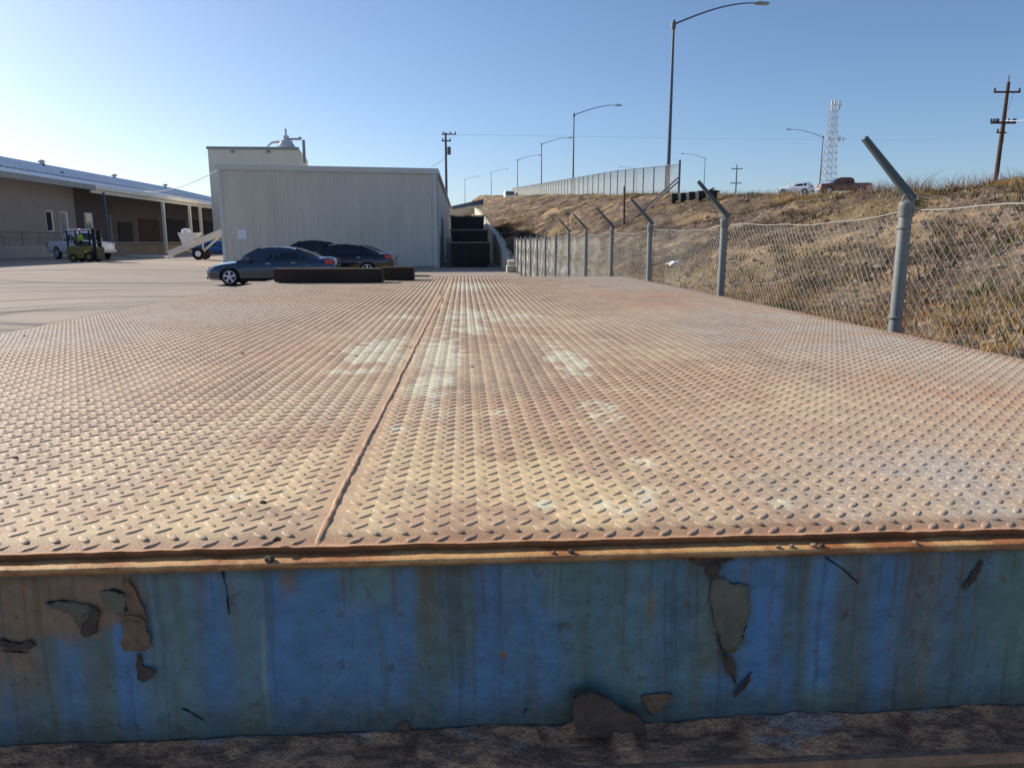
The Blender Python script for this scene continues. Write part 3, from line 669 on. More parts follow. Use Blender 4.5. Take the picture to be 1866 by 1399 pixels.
b = MB(); b.hexa([(BX0-.14, BY-.13, zL-.30), (BX1+.19, BY-.13, zR-.30), (BX1+.19, BY-.05, zR-.30), (BX0-.14, BY-.05, zL-.30), (BX0-.14, BY-.13, zL+.02), (BX1+.19, BY-.13, zR+.02), (BX1+.19, BY-.05, zR+.02), (BX0-.14, BY-.05, zL+.02)]); b.build('fascia', 'trim', bd)
b = MB(); b.box(BX1-.16, BX1+.07, BY-.07, BY-.02, -.05, zR-.31); b.box(BX1+.05, BX1+.08, BY-.07, BY+.2, -.05, zR-.31); b.build('corner_trim', 'trim', bd)
b = MB(); b.box(BX0-.05, BX0+.14, BY-.07, BY-.02, -.05, zL-.31); b.build('corner_trim', 'trim', bd)
b = MB(); 
b.box(BX1+.05, BX1+.22, BY-.05, BY+LB, zR-.26, zR-.10); b.build('gutter', 'trim', bd)
b = MB(); b.box(BX1+.06, BX1+.16, BY+.25, BY+.35, 0, zR-.3); b.build('downpipe', 'trim', bd)
b = MB(); b.box(BX0+.15, BX1-.17, BY-.055, BY-.01, -.05, .12); b.build('base_trim', 'conc_grey', bd)
p = W(432, 418, BY-.06); q = W(450, 436, BY-.06); b = MB(); b.box(p[0], q[0], BY-.062, BY-.05, q[2], p[2]); o = b.build('notice', 'paper', None, loc=(p[0], BY-.056, q[2])); tag(o, 'white blank notice fixed to the ribbed grey wall', 'notice')

# tall block behind
sy = 92; A = W(378, 268, sy); Bq = W(543, 268, sy); Cq = W(560, 279, sy+9)
zt = A[2]; zc_ = W(543, 262, sy)[2]
sb = thing('tall_building', 'tall windowless beige block rising behind the grey metal building', 'building', ((A[0]+Bq[0])/2, sy, 0))
pts = [(A[0], sy), (Bq[0], sy), (Cq[0], sy+9), (A[0], sy+9)]
b = MB(); v = [(x, y, 0) for x, y in pts]+[(pts[0][0], pts[0][1], zt), (pts[1][0], pts[1][1], zt), (pts[2][0], pts[2][1], zt-.5), (pts[3][0], pts[3][1], zt)]
b.hexa(v); b.build('wall', 'silo', sb)
b = MB(); e_ = .12
b.box(A[0]-e_, Bq[0]+e_, sy-.14, sy-.01, zt-.25, zt+.05); b.build('parapet_trim', 'conc_grey', sb)
for px in (424, 489): p = W(px-4, 271, sy); q = W(px+4, 279, sy); MB().box(p[0], q[0], sy-.10, sy-.02, q[2], p[2]-.2).build('wall_vent', 'conc_grey', sb)
p = W(546, 276, sy); MB().box(Bq[0]+.3, Bq[0]+.55, sy+1, sy+1.5, zt-1.6, zt+1.0).build('flue', 'conc_grey', sb)
# cyclone on the roof
cyp = W(522, 268, sy+3); cx_, cz_ = cyp[0], zt
cy = thing('roof_cyclone', 'grey dust cyclone with a bent duct on the beige block roof', 'cyclone', (cx_, sy+3, cz_))
b = MB(); b.rev([(1.0, 0), (1.0, .6), (.75, .9), (.75, 1.1), (.35, 1.15), (.35, 1.7), (.12, 1.75), (.12, 2.5)], (cx_, sy+3, cz_), 16); b.build('hopper', 'vent', cy, smooth=True)
b = MB(); b.path([(cx_, sy+3, cz_+.9), (cx_-.9, sy+3, cz_+1.0), (cx_-1.7, sy+3, cz_+.9), (cx_-2.2, sy+3, cz_+.5), (cx_-2.3, sy+3, cz_-.0)], .14, 8); b.build('duct', 'vent', cy, smooth=True)
b = MB(); b.path([(cx_, sy+3, cz_+1.3), (cx_+1.7, sy+3, cz_+1.35)], .14, 8); b.rev([(.25, 0), (.35, .1), (.1, .3)], (cx_+1.6, sy+3, cz_+1.3), 10); b.build('exhaust_pipe', 'vent', cy, smooth=True)

# ================================================================ LONG WAREHOUSE WITH CANOPY
EX = -34.2; EZ = 6.75; WXL = -39.5
wh = thing('warehouse', 'long low warehouse with white metal roof and a shaded loading porch', 'building', (-45, 80, 0))
Y0w, Y1w = 36, 150
ZG = .3
RX = -55; RZ = 1.6+.186*55-.2
# roof: lower canopy sheet and upper sheet
def sheet(name, x0, z0, x1, z1, y0, y1, m, th=.12, rib=1.0):
    b = MB(); ys = np.arange(y0, y1, rib); v = []
    for yv in ys:
        for k, dz in ((0, 0), (.07, .06), (.16, .06), (.23, 0)): v += [(x0, yv+k, z0+dz), (x1, yv+k, z1+dz)]
    n = len(v)//2; b.add(v, [(2*i, 2*i+1, 2*i+3, 2*i+2) for i in range(n-1)])
    b.add([(x0, y0, z0-th), (x1, y0, z1-th), (x1, y1, z1-th), (x0, y1, z0-th)], [(0, 1, 2, 3)])
    return b.build(name, m, wh)
sheet('canopy_roof', EX, EZ, -38.4, EZ+1.0, Y0w, Y1w, 'white')
sheet('roof', -38.4, EZ+1.1, RX, RZ, Y0w, Y1w, 'roofmetal')
b = MB(); b.box(EX-.05, EX+.10, Y0w, 73.9, EZ-.42, EZ+.05); b.build('fascia', 'conc_grey', wh)
b = MB(); b.box(EX-.05, EX+.10, 74, Y1w, EZ-.30, EZ+.05); b.box(EX-.5, EX-.35, 74, Y1w, EZ-.62, EZ-.15); b.each('fascia', 'eave', wh)
b = MB(); b.box(RX-15, WXL+0, Y0w, Y0w+.3, 0, 6.6); b.box(-38.0, -37.7, 56.5, 77, ZG, 7.0); b.each('wall', 'stucco', wh)
b = MB(); b.box(WXL-.6, WXL-.3, 77, Y1w, ZG, 7.2); b.box(WXL-.3, -38.0, 76.8, 77.0, ZG, 7.1); b.each('porch_wall', 'stucco_dark', wh)
b = MB(); b.box(-40, EX-.2, 40, 56.5, ZG-.3, 6.45); b.build('end_room', 'stucco', wh)
b = MB(); b.box(WXL-.29, -35.1, 77.2, Y1w, ZG-.1, 1.45); b.build('dock', 'timber', wh)
b = MB(); b.box(WXL-.29, -34.95, 77.2, Y1w, 1.46, 1.6); b.build('dock_floor', 'conc_grey', wh)
b = MB(); b.box(-37.69, -36.2, 58, 76, ZG-.1, 1.35); b.build('walkway', 'conc_grey', wh)
# railings and ramp
b = MB()
for y_ in np.arange(60, 76, 2.6): b.path([(-36.35, y_, 1.35), (-36.35, y_, 2.4)], .04, 6)
b.path([(-36.35, 60, 2.4), (-36.35, 75.2, 2.4)], .04, 6); b.path([(-36.35, 60, 1.9), (-36.35, 75.2, 1.9)], .03, 6)
b.path([(-36.3, 60, 2.4), (-35.9, 55, 1.2)], .04, 6); b.build('railing', 'binrim', wh)
b = MB(); b.path([(-33.9, 49, 1.2), (-34.1, 56.6, 3.0)], .05, 6); b.build('railing', 'binrim', wh)
def onwall(px0, px1, py0, py1, X, name, m, d=.06, pr=None):
    a_ = WX(px0, py0, X); c_ = WX(px1, py1, X); b = MB(); b.box(X-.02, X+d, a_[1], c_[1], min(a_[2], c_[2]), max(a_[2], c_[2])); return b.build(name, m, pr or wh)
for (x0, x1, y0, y1, kind) in [(84, 96, 386, 420, 'w'), (111, 124, 388, 432, 'd'), (155, 168, 390, 425, 'd')]:
    f_ = onwall(x0-2.5, x1+2.5, y0-2.5, y1+2, -37.68, 'door' if kind == 'd' else 'window', 'eave', .05)
    onwall(x0, x1, y0, y1, -37.60, 'pane', 'glasspale' if kind == 'd' else 'dark', .03, f_)
for (x0, x1, y0, y1, m) in [(214, 243, 404, 438, 'dark'), (252, 292, 398, 438, 'darkred'), (296, 340, 398, 440, 'dark'), (345, 366, 400, 440, 'dark'), (371, 390, 402, 440, 'dark'), (394, 418, 404, 440, 'dark')]:
    onwall(x0, x1, y0, y1+2, WXL-.27, 'dock_door', m, .05)
onwall(200, 203, 392, 438, -38.9, 'conduit', 'conc_grey', .1)
for px in (302, 349.5, 368.5, 393.5, 410, 424, 436, 446):
    q = WX(px, 440, EX-.3); MB().box(EX-.45, EX-.15, q[1]-.15, q[1]+.15, ZG-.1, EZ-.63).build('canopy_post', 'eave', wh)
q = WX(191, 380, EX-.3)[1]; MB().box(EX-.4, EX-.2, q-.1, q+.1, ZG, EZ-.45).build('canopy_post', 'lamp_metal', wh)
MB().box(-36.1, -35.9, 64, 64.2, 1.3, 1.34)
for i, px in enumerate((75, 207, 300)):
    q = WX(px, 292+i*17, RX+.3); t_ = thing('roof_vent', ['roof vent nearest on the left part of the warehouse ridge', 'middle roof vent on the warehouse ridge', 'farthest roof vent on the warehouse ridge'][i], 'roof vent', (RX+.3, q[1], RZ-.05), group='vents along the warehouse ridge')
    b = MB(); b.rev([(.25, 0), (.25, .3)], (RX+.3, q[1], RZ-.05), 10); b.build('stack', 'vent', t_)
    b = MB(); b.rev([(.5, 0), (.55, .08), (.2, .28)], (RX+.3, q[1], RZ+.2), 10); b.build('cowl', 'vent', t_)
for i, (px, py) in enumerate(((80, 306), (114, 323))):
    # small stubs on the roof slope
    k = None
    for X_ in np.linspace(-39, -54, 60):
        q = WX(px, py, X_); zr = EZ+.7+(RZ-EZ-.7)*(X_+38.4)/(RX+38.4)
        if q[2] < zr: k = q; break
    if k is not None:
        b = MB(); b.cyl((k[0], k[1], k[2]-.3), (k[0], k[1], k[2]+.55), .16, 8); b.build('roof_pipe', 'lamp_metal', wh)

# ================================================================ DARK WASTE BINS IN THE ALLEY
def bin_(px0, px1, pytop, Y, label, seed, dep=2.2):
    a_ = W(px0, pytop, Y); c_ = W(px1, pytop, Y); H_ = a_[2]; x0, x1 = a_[0], c_[0]
    t_ = thing('waste_bin', label, 'waste bin', ((x0+x1)/2, Y+dep/2, 0), 0, 'dark steel bins in the alley')
    b = MB(); e_ = .10
    b.hexa([(x0+e_, Y+e_, .12), (x1-e_, Y+e_, .12), (x1-e_, Y+dep-e_, .12), (x0+e_, Y+dep-e_, .12), (x0, Y, H_-.08), (x1, Y, H_-.08), (x1, Y+dep, H_-.08), (x0, Y+dep, H_-.08)]); b.build('body', 'bin', t_)
    b = MB(); n = 4
    for i in range(n+1):
        xx = x0+.06+(x1-x0-.12)*i/n; b.hexa([(xx-.04+.0, Y+.02, .2), (xx+.04, Y+.02, .2), (xx+.04, Y+.14, .2), (xx-.04, Y+.14, .2), (xx-.04, Y-.07, H_-.1), (xx+.04, Y-.07, H_-.1), (xx+.04, Y+.05, H_-.1), (xx-.04, Y+.05, H_-.1)])
    b.build('stiffener', 'bin', t_)
    b = MB(); b.box(x0-.06, x1+.06, Y-.09, Y+.0, H_-.07, H_); b.box(x0-.06, x1+.06, Y+dep, Y+dep+.08, H_-.07, H_); b.box(x0-.06, x0, Y, Y+dep, H_-.07, H_); b.box(x1, x1+.06, Y, Y+dep, H_-.07, H_); b.build('rim', 'binrim', t_)
    b = MB(); b.box(x0+.2, x1-.2, Y+.2, Y+dep-.2, 0, .12); b.build('skid', 'bin', t_)
bin_(822, 893, 441, 49.0, 'lowest and nearest dark steel bin at the mouth of the alley', 1)
bin_(821, 889, 418, 52.6, 'middle dark steel bin standing taller behind the nearest one', 2)
bin_(821, 882, 392, 57.0, 'tallest and rearmost dark red brown steel bin in the alley', 3, 5)
b = MB(); q = W(817, 470, 50.5); b.box(q[0]-.15, q[0]+.25, 50.3, 50.7, 0, 1.9); b.box(q[0]-.2, q[0]+.5, 50.2, 50.8, .55, .8); o = b.build('utility_cabinet', 'conc_grey', None, loc=(q[0], 50.5, 0)); tag(o, 'small grey utility cabinet on the side wall beside the dark bins', 'cabinet')

# ================================================================ OVERPASS FAR BEHIND THE ALLEY
ov = thing('overpass', 'pale concrete overpass with a railing far behind the alley', 'bridge', (-2, 165, 0))
p0 = W(800, 385, 165); p1 = W(872, 377, 165); 
b = MB(); b.hexa([(p0[0]-4, 165, p0[2]-1.2), (p1[0]+1, 165, p1[2]-1.0), (p1[0]+1, 178, p1[2]-1.0), (p0[0]-4, 178, p0[2]-1.2), (p0[0]-4, 165, p0[2]), (p1[0]+1, 165, p1[2]+.2), (p1[0]+1, 178, p1[2]+.2), (p0[0]-4, 178, p0[2])]); b.build('bridge_deck', 'conc', ov)
b = MB(); q = W(852, 390, 166); b.box(q[0]-.8, q[0]+.8, 166, 168, -1, q[2]+1.2); q2 = W(876, 395, 166); b.box(q2[0]-1.2, q2[0]+1.6, 166.1, 176, -1, p1[2]-1.0); b.each('pier', 'conc', ov)
b = MB(); a_ = W(822, 376, 164.9); c_ = W(881, 363, 164.9); e_ = W(881, 373, 164.9); a2 = W(822, 382, 164.9)
b.hexa([(a_[0], 164.85, a2[2]), (c_[0], 164.85, e_[2]), (c_[0], 164.93, e_[2]), (a_[0], 164.93, a2[2]), (a_[0], 164.85, a_[2]), (c_[0], 164.85, c_[2]), (c_[0], 164.93, c_[2]), (a_[0], 164.93, a_[2])]); b.build('rail_panel', 'lamp_metal', ov)

# ================================================================ HIGH FENCE ALONG THE ROAD
hf = thing('road_fence', 'tall chain link fence along the top of the bank beside the road', 'fence', (12.2, 43, 4))
ys = [43.0]
while ys[-1] < 185: ys.append(ys[-1]+2.9)
def hfx(Y): return float(crestx(np.array(Y, float)))+.62
def hfz(Y): return float(roadz(Y))-.3
def hft(Y): return float(roadz(Y))+np.interp(Y, [43, 60, 185], [1.75, 1.95, 1.7])
for i, Y in enumerate(ys):
    b = MB(); r_ = .05 if i else .07; b.path([(hfx(Y), Y, hfz(Y)-.4), (hfx(Y), Y, hft(Y)+(.22 if i == 0 else .0))], r_, 8); b.build('post', 'lamp_metal', hf)
b = MB(); b.path([(hfx(Y), Y, hft(Y)-.02) for Y in ys], .028, 6); b.build('top_rail', 'lamp_metal', hf)
V = []; F = []
def seg(p, q, r):
    o_ = len(V); 
    for c__ in (p, q): V.extend([(c__[0]-r, c__[1], c__[2]), (c__[0]+r*.5, c__[1], c__[2]+r), (c__[0]+r*.5, c__[1], c__[2]-r)])
    for k in range(3): F.append((o_+k, o_+(k+1) % 3, o_+3+(k+1) % 3, o_+3+k))
y = 41.0
while y < 185:
    for s_ in (1, -1):
        ya, yb = (y, y+2.1) if s_ > 0 else (y+2.1, y)
        lo_t, hi_t = 0., 1.
        if s_ > 0: lo_t = max(0, (43-ya)/2.1)
        else: hi_t = min(1, (ya-43)/2.1)
        if hi_t <= lo_t: continue
        za = hfz(ya); zb = hft(yb)
        P = lambda t: (hfx(ya+(yb-ya)*t), ya+(yb-ya)*t, za+(zb-za)*t)
        seg(P(lo_t), P(hi_t), .0045)
    y += .11
npmesh('wire_mesh', np.array(V)-np.array([12.2, 43, 4]), np.array(F), 'galv_wire', parent=hf)
# end brace poles running down the slope
def on_bank(px, py, Y0=12, Y1=60):
    for Y in np.arange(Y0, Y1, .1):
        q = W(px, py, Y)
        if q[0] > X0 and q[2] < float(emb(np.array(q[0]), np.array(q[1]))): return q
    return q
for (a_, c_, nm) in (((1229, 322), (1150, 403), 'brace'), ((1229, 330), (1196, 366), 'brace')):
    p = np.array([hfx(43), 43, W(*a_, 43)[2]]); q = on_bank(*c_); b = MB(); b.path([p, q], .045, 6); b.build(nm, 'binrim', hf)
q = on_bank(1137, 409); tp = W(1138, 340, q[1]); b = MB(); b.path([(q[0], q[1], q[2]-.3), (tp[0], q[1], tp[2])], .055, 8); o = b.build('timber_post', 'post_wood', None, loc=tuple(q)); tag(o, 'thin grey timber post standing on the bank below the tall fence', 'post')
q = on_bank(1035, 412); tp = W(1035, 388, q[1]); t_ = thing('marker_stake', 'short marker stake with a small tag on the left of the bank', 'stake', tuple(q))
MB().path([(q[0], q[1], q[2]-.1), (tp[0], q[1], tp[2])], .03, 6).build('stake', 'post_wood', t_); MB().box(tp[0]-.14, tp[0]+.14, q[1]-.05, q[1]-.03, tp[2]-.16, tp[2]+.02).build('tag_plate', 'binrim', t_)

# row of dark roadside blocks
for i, (px0, px1, py0, py1) in enumerate([(1222, 1237, 353, 363), (1238, 1250, 352, 364), (1253, 1267, 350, 368), (1270, 1285, 348, 368), (1289, 1305, 347, 366)]):
    Y = 37.0-i*1.1; a_ = W(px0, py0, Y); c_ = W(px1, py1, Y); zb = float(emb(np.array((a_[0]+c_[0])/2), np.array(Y)))
    t_ = thing('road_barrier', ['leftmost', 'second from left', 'middle', 'second from right', 'rightmost and largest'][i]+' of five dark road barrier blocks on the crest beside the lamp post', 'barrier', ((a_[0]+c_[0])/2, Y, zb), group='dark road barrier blocks on the crest')
    zm = a_[2]-.34
    b = MB(); b.hexa([(a_[0]+.03, Y-.2, zm), (c_[0]-.03, Y-.2, zm), (c_[0]-.03, Y+.25, zm), (a_[0]+.03, Y+.25, zm), (a_[0], Y-.22, a_[2]), (c_[0], Y-.22, a_[2]), (c_[0], Y+.27, a_[2]), (a_[0], Y+.27, a_[2])]); b.build('block', 'trimblack', t_, bevel=.03)
    b = MB(); b.box(a_[0]+.06, a_[0]+.24, Y-.08, Y+.1, zb-.15, zm); b.build('leg', 'trimblack', t_)
    if i == 4:
        b = MB(); b.bar((a_[0]+.1, Y, a_[2]), (a_[0]+.28, Y, a_[2]+.09), .16, .06); b.build('lid', 'trimblack', t_)
        b = MB(); b.bar((c_[0], Y, a_[2]-.1), (c_[0]+.16, Y, a_[2]-.02), .05, .05); b.build('handle', 'trimblack', t_)

# ================================================================ STREET LAMPS
def lamp(name, s, arm, label, group, m='lamp_metal', H=10.6, r0=.13, r1=.07):
    t_ = thing(name, label, 'street lamp', (0, 0, 0), 0, group)
    MB().path([(0, 0, -1.5), (0, 0, 0), (0, 0, H)], [r0, r0, r1], 12).build('pole', m, t_, smooth=True)
    MB().rev([(r1*1.6, 0), (r1*1.8, .1), (r1*1.8, .35), (r1*.8, .5)], (0, 0, H-.25), 10).build('pole_cap', m, t_)
    pts = [(s*arm*t, 0, H+1.25*math.sin(t*math.pi/2*.98)**1.0*(1.0)) for t in np.linspace(0, 1, 14)]
    MB().path(pts, list(np.linspace(.055, .035, 14)), 8).build('arm', m, t_, smooth=True)
    x, z = pts[-1][0], pts[-1][2]
    b = MB(); b.add([], []); x0 = x-s*.05; sec = [(0, .05, .05), (.12, .12, .09), (.45, .17, .11), (.80, .15, .10), (.92, .06, .05)]
    v = []
    for d_, hw_, hh_ in sec:
        for k in range(8):
            a_ = 2*math.pi*k/8; v.append((x0+s*d_, hw_*math.cos(a_), z-.02+hh_*math.sin(a_)*(1 if math.sin(a_) > 0 else .9)))
    b.add(v, [(i*8+k, i*8+(k+1) % 8, (i+1)*8+(k+1) % 8, (i+1)*8+k) for i in range(4) for k in range(8)]+[tuple(range(8)), tuple(range(32, 40))])
    b.cyl((x0+s*.35, 0, z+.08), (x0+s*.35, 0, z+.2), .045, 8)
    b.build('lamp_head', 'conc_grey', t_, smooth=True)
    return t_
lt = [(1232, 45, 46), (1046, 210, 98), (987, 263, 150), (943, 292, 195), (895, 315, 270), (847, 327, 330)]
names = ['nearest and tallest looking street lamp, beside the end of the tall road fence', 'second street lamp along the tall road fence, after the nearest one', 'third street lamp along the road, left of the tall one at the fence', 'fourth street lamp along the road with its arm to the right', 'fifth street lamp in the row, second from the left above the alley', 'leftmost and farthest street lamp in the row, right of the transformer pole']
L0 = lamp('street_lamp', 1, 4.75, names[0], 'street lamps on the near side of the road', r0=.14, r1=.075)
q = W(*lt[0]); bq = W(1216, 355, 46); L0.location = (bq[0], 46, q[2]-10.6); L0.rotation_euler = (0, math.atan2(q[0]-bq[0], 6), 0) if False else (0, 0, 0)
L1 = lamp('street_lamp', 1, 5.2, names[1], 'street lamps on the near side of the road')
q = W(*lt[1]); L1.location = (q[0], 98, q[2]-10.6)
for i in range(2, 6):
    q = W(*lt[i]); dup(L1, (q[0], lt[i][2], q[2]-10.6), 0, names[i])
fl = [(1500, 250, 133), (1285, 289, 207), (1160, 310, 297), (1063, 332, 412), (970, 343, 620)]
fn = ['street lamp with its arm to the left, beside the lattice tower', 'second left-armed street lamp, between the road blocks and the distant pole', 'left-armed street lamp seen through the tall fence', 'small far left-armed lamp between the two tall near lamps', 'faintest and farthest left-armed lamp above the white truck']
K0 = lamp('street_lamp', -1, 5.9, fn[0], 'street lamps on the far side of the road')
for i in range(5):
    q = W(*fl[i]); o = K0 if i == 0 else dup(K0, (0, 0, 0), 0, fn[i]); o.location = (q[0], fl[i][2], q[2]-10.6)
# under them the far roadside rises on
# ================================================================ LATTICE TOWER
TY = 250; bq = W(1512, 345, TY); tq = W(1524, 190, TY); hb = 3.2; ht = 1.15; z0 = roadz(TY)-8; z1 = tq[2]
tw = thing('lattice_tower', 'pale lattice radio tower with antennas beside the red pickup', 'tower', (tq[0]-.8, TY, float(z0)))
cx0 = tq[0]-.8
def tc(t, i): h = hb+(ht-hb)*t; return Vector((cx0+h*(-1, 1, 1, -1)[i]*.75, TY+h*(-1, -1, 1, 1)[i]*.75, z0+(z1-z0)*t))
b = MB(); [b.path([tc(0, i), tc(1, i)], .10, 6) for i in range(4)]; b.each('leg', 'towerred', tw)
b = MB(); nl = 17
for l in range(nl):
    for i in range(4):
        j_ = (i+1) % 4; b.path([tc(l/nl, i), tc((l+1)/nl, j_)], .06, 4); b.path([tc(l/nl, j_), tc((l+1)/nl, i)], .06, 4); b.path([tc((l+1)/nl, i), tc((l+1)/nl, j_)], .06, 4)
b.build('bracing', 'towerred', tw)
for px, py, w_, h_ in [(1517, 188, .8, 1.6), (1522, 186, .6, 1.4), (1530, 190, .8, 1.9), (1529, 197, .8, 1.4), (1516, 198, .7, 1.1), (1509, 252, .8, 1.1), (1513, 258, .7, .9), (1525, 250, .6, 1.6), (1530, 253, .7, 1.8), (1536, 254, .5, 1.7), (1527, 257, .6, 1.2)]:
    q = W(px, py, TY-1.5); MB().box(q[0]-w_*.45, q[0]+w_*.45, TY-1.7, TY-1.4, q[2]-h_/2, q[2]+h_/2).build('antenna', 'white', tw, bevel=.08)
    
b = MB(); q = W(1525, 254, TY); b.box(q[0]-2.6, q[0]+2.4, TY-1.45, TY-1.3, q[2]-.08, q[2]+.08); q = W(1523, 192, TY); b.box(q[0]-1.6, q[0]+1.6, TY-1.4, TY-1.25, q[2]-.08, q[2]+.08)
for k in range(5): b.path([(tq[0]-1.3+.65*k, TY-1.2, z1), (tq[0]-1.3+.65*k, TY-1.2, z1+.9+.4*(k % 2))], .05, 4)
b.build('antenna_mount', 'towerred', tw)

# ================================================================ UTILITY POLES
def upole(name, label, top, bot, Y, r, m, arms, extra=None, zdrop=2):
    t = W(*top, Y); bt = W(*bot, Y); d = Vector(t)-Vector(bt); base_ = Vector(bt)-d.normalized()*zdrop
    o = thing(name, label, 'utility pole', tuple(bt)); MB().path([base_, bt, t], [r*1.15, r*1.1, r*.75], 10).build('pole', m, o, smooth=True)
    for (py, x0, x1, h, ins) in arms:
        yc = Y-r-.08; a_ = W(x0, py, yc); c_ = W(x1, py, yc); ab = MB().bar(a_, c_, .12, h).build('crossarm', m, o)
        b = MB()
        for k in ins: q = Vector(a_).lerp(Vector(c_), k); b.rev([(.05, 0), (.09, .05), (.05, .12), (.09, .16), (.04, .26)], tuple(q+Vector((0, 0, h/2))), 8)
        if ins: b.each('insulator', 'trimblack', ab)
    return o
upole('utility_pole', 'dark wooden utility pole with two crossarms at the right edge above the bank', (1838, 150), (1813, 340), 62, .17, 'pole_wood', [(168, 1811, 1859, .14, (.03, .97)), (224, 1805, 1851, .16, (.02, .12, .22, .3, .72, .9, .98)), (242, 1816, 1834, .1, (.1,))], zdrop=2.5)
b = MB(); t_ = W(1838, 150, 62); b.path([t_, W(1839, 137, 62)], .04, 5); o = b.build('lightning_spike', 'pole_wood', bpy.data.objects['utility_pole'])
b = MB(); p = W(1829, 224, 61.7); b.path([W(1847, 170, 61.8), W(1835, 205, 61.8), W(1828, 262, 61.8)], .018, 4); b.build('down_wire', 'cable', bpy.data.objects['utility_pole'])
upole('utility_pole', 'distant utility pole with two crossarms standing alone against the sky', (1343, 300), (1340, 365), 190, .17, 'pole_wood_grey', [(308, 1333, 1353, .2, (.05, .95)), (334, 1331, 1351, .2, (.05, .3, .7, .95))], zdrop=3)
tp_ = upole('utility_pole', 'grey utility pole with a transformer behind the metal building', (812, 242), (814, 400), 96, .17, 'pole_wood_grey', [(245, 805, 831, .14, (.1, .6, .95)), (257, 805, 822, .16, (.1, .9))], zdrop=6.5)
b = MB(); q = W(818, 268, 95.7); q2 = W(818, 282, 95.7); b.cyl((q[0], q[1], q2[2]), (q[0], q[1], q[2]), .24, 12); b.build('transformer', 'lamp_metal', tp_)
def cab(name, label, pts, r=.02, sag=0, cat='cable', group=None):
    a_, c_ = Vector(pts[0]), Vector(pts[1]); n = 20
    q = [a_.lerp(c_, t)-Vector((0, 0, sag*4*t*(1-t))) for t in np.linspace(0, 1, n)]
    b = MB(); b.path(q, r, 4); o = b.build(name, 'cable', None, loc=tuple(a_)); tag(o, label, cat, group); return o
cab('overhead_cable', 'thin cable from the transformer pole down to the grey building roof', (W(812, 284, 96), W(786, 304, 80)), .025, .2)
cab('overhead_cable', 'cable sagging from the grey building to the warehouse roof', (W(405, 306, BY), WX(262, 348, -37.0)), .025, .55)
cab('overhead_cable', 'faint power line crossing the sky from the transformer pole to the distant right', (W(826, 245, 96), W(1815, 250, 420)), .012, 1)
cab('overhead_cable', 'pale line leaving the dark wooden pole towards the right edge', (W(1832, 220, 61.5), W(1900, 214, 50)), .035, .1)

# culvert ends, litter on the bank
def bank_pt(px, py): return on_bank(px, py, 4.9, 60)
for i, (px, py, r, lb) in enumerate([(1230, 484, .14, 'crumpled white litter on the bank between two fence posts'), (1033, 496, .2, 'white scrap of litter at the foot of the distant fence'), (1655, 640, .0, '')]):
    if not r: continue
    q = bank_pt(px, py); bm = bmesh.new(); bmesh.ops.create_icosphere(bm, subdivisions=2, radius=r); rs = random.Random(i)
    for v in bm.verts: kk = .5+.8*rs.random(); v.co = Vector((v.co.x*kk*1.5, v.co.y*kk, v.co.z*kk*.6))
    me = bpy.data.meshes.new('litter'); bm.to_mesh(me); bm.free(); me.materials.append(M['white']); o = bpy.data.objects.new('litter', me); COL.objects.link(o); o.location = (q[0], q[1], q[2]+r*.3); tag(o, lb, 'litter')

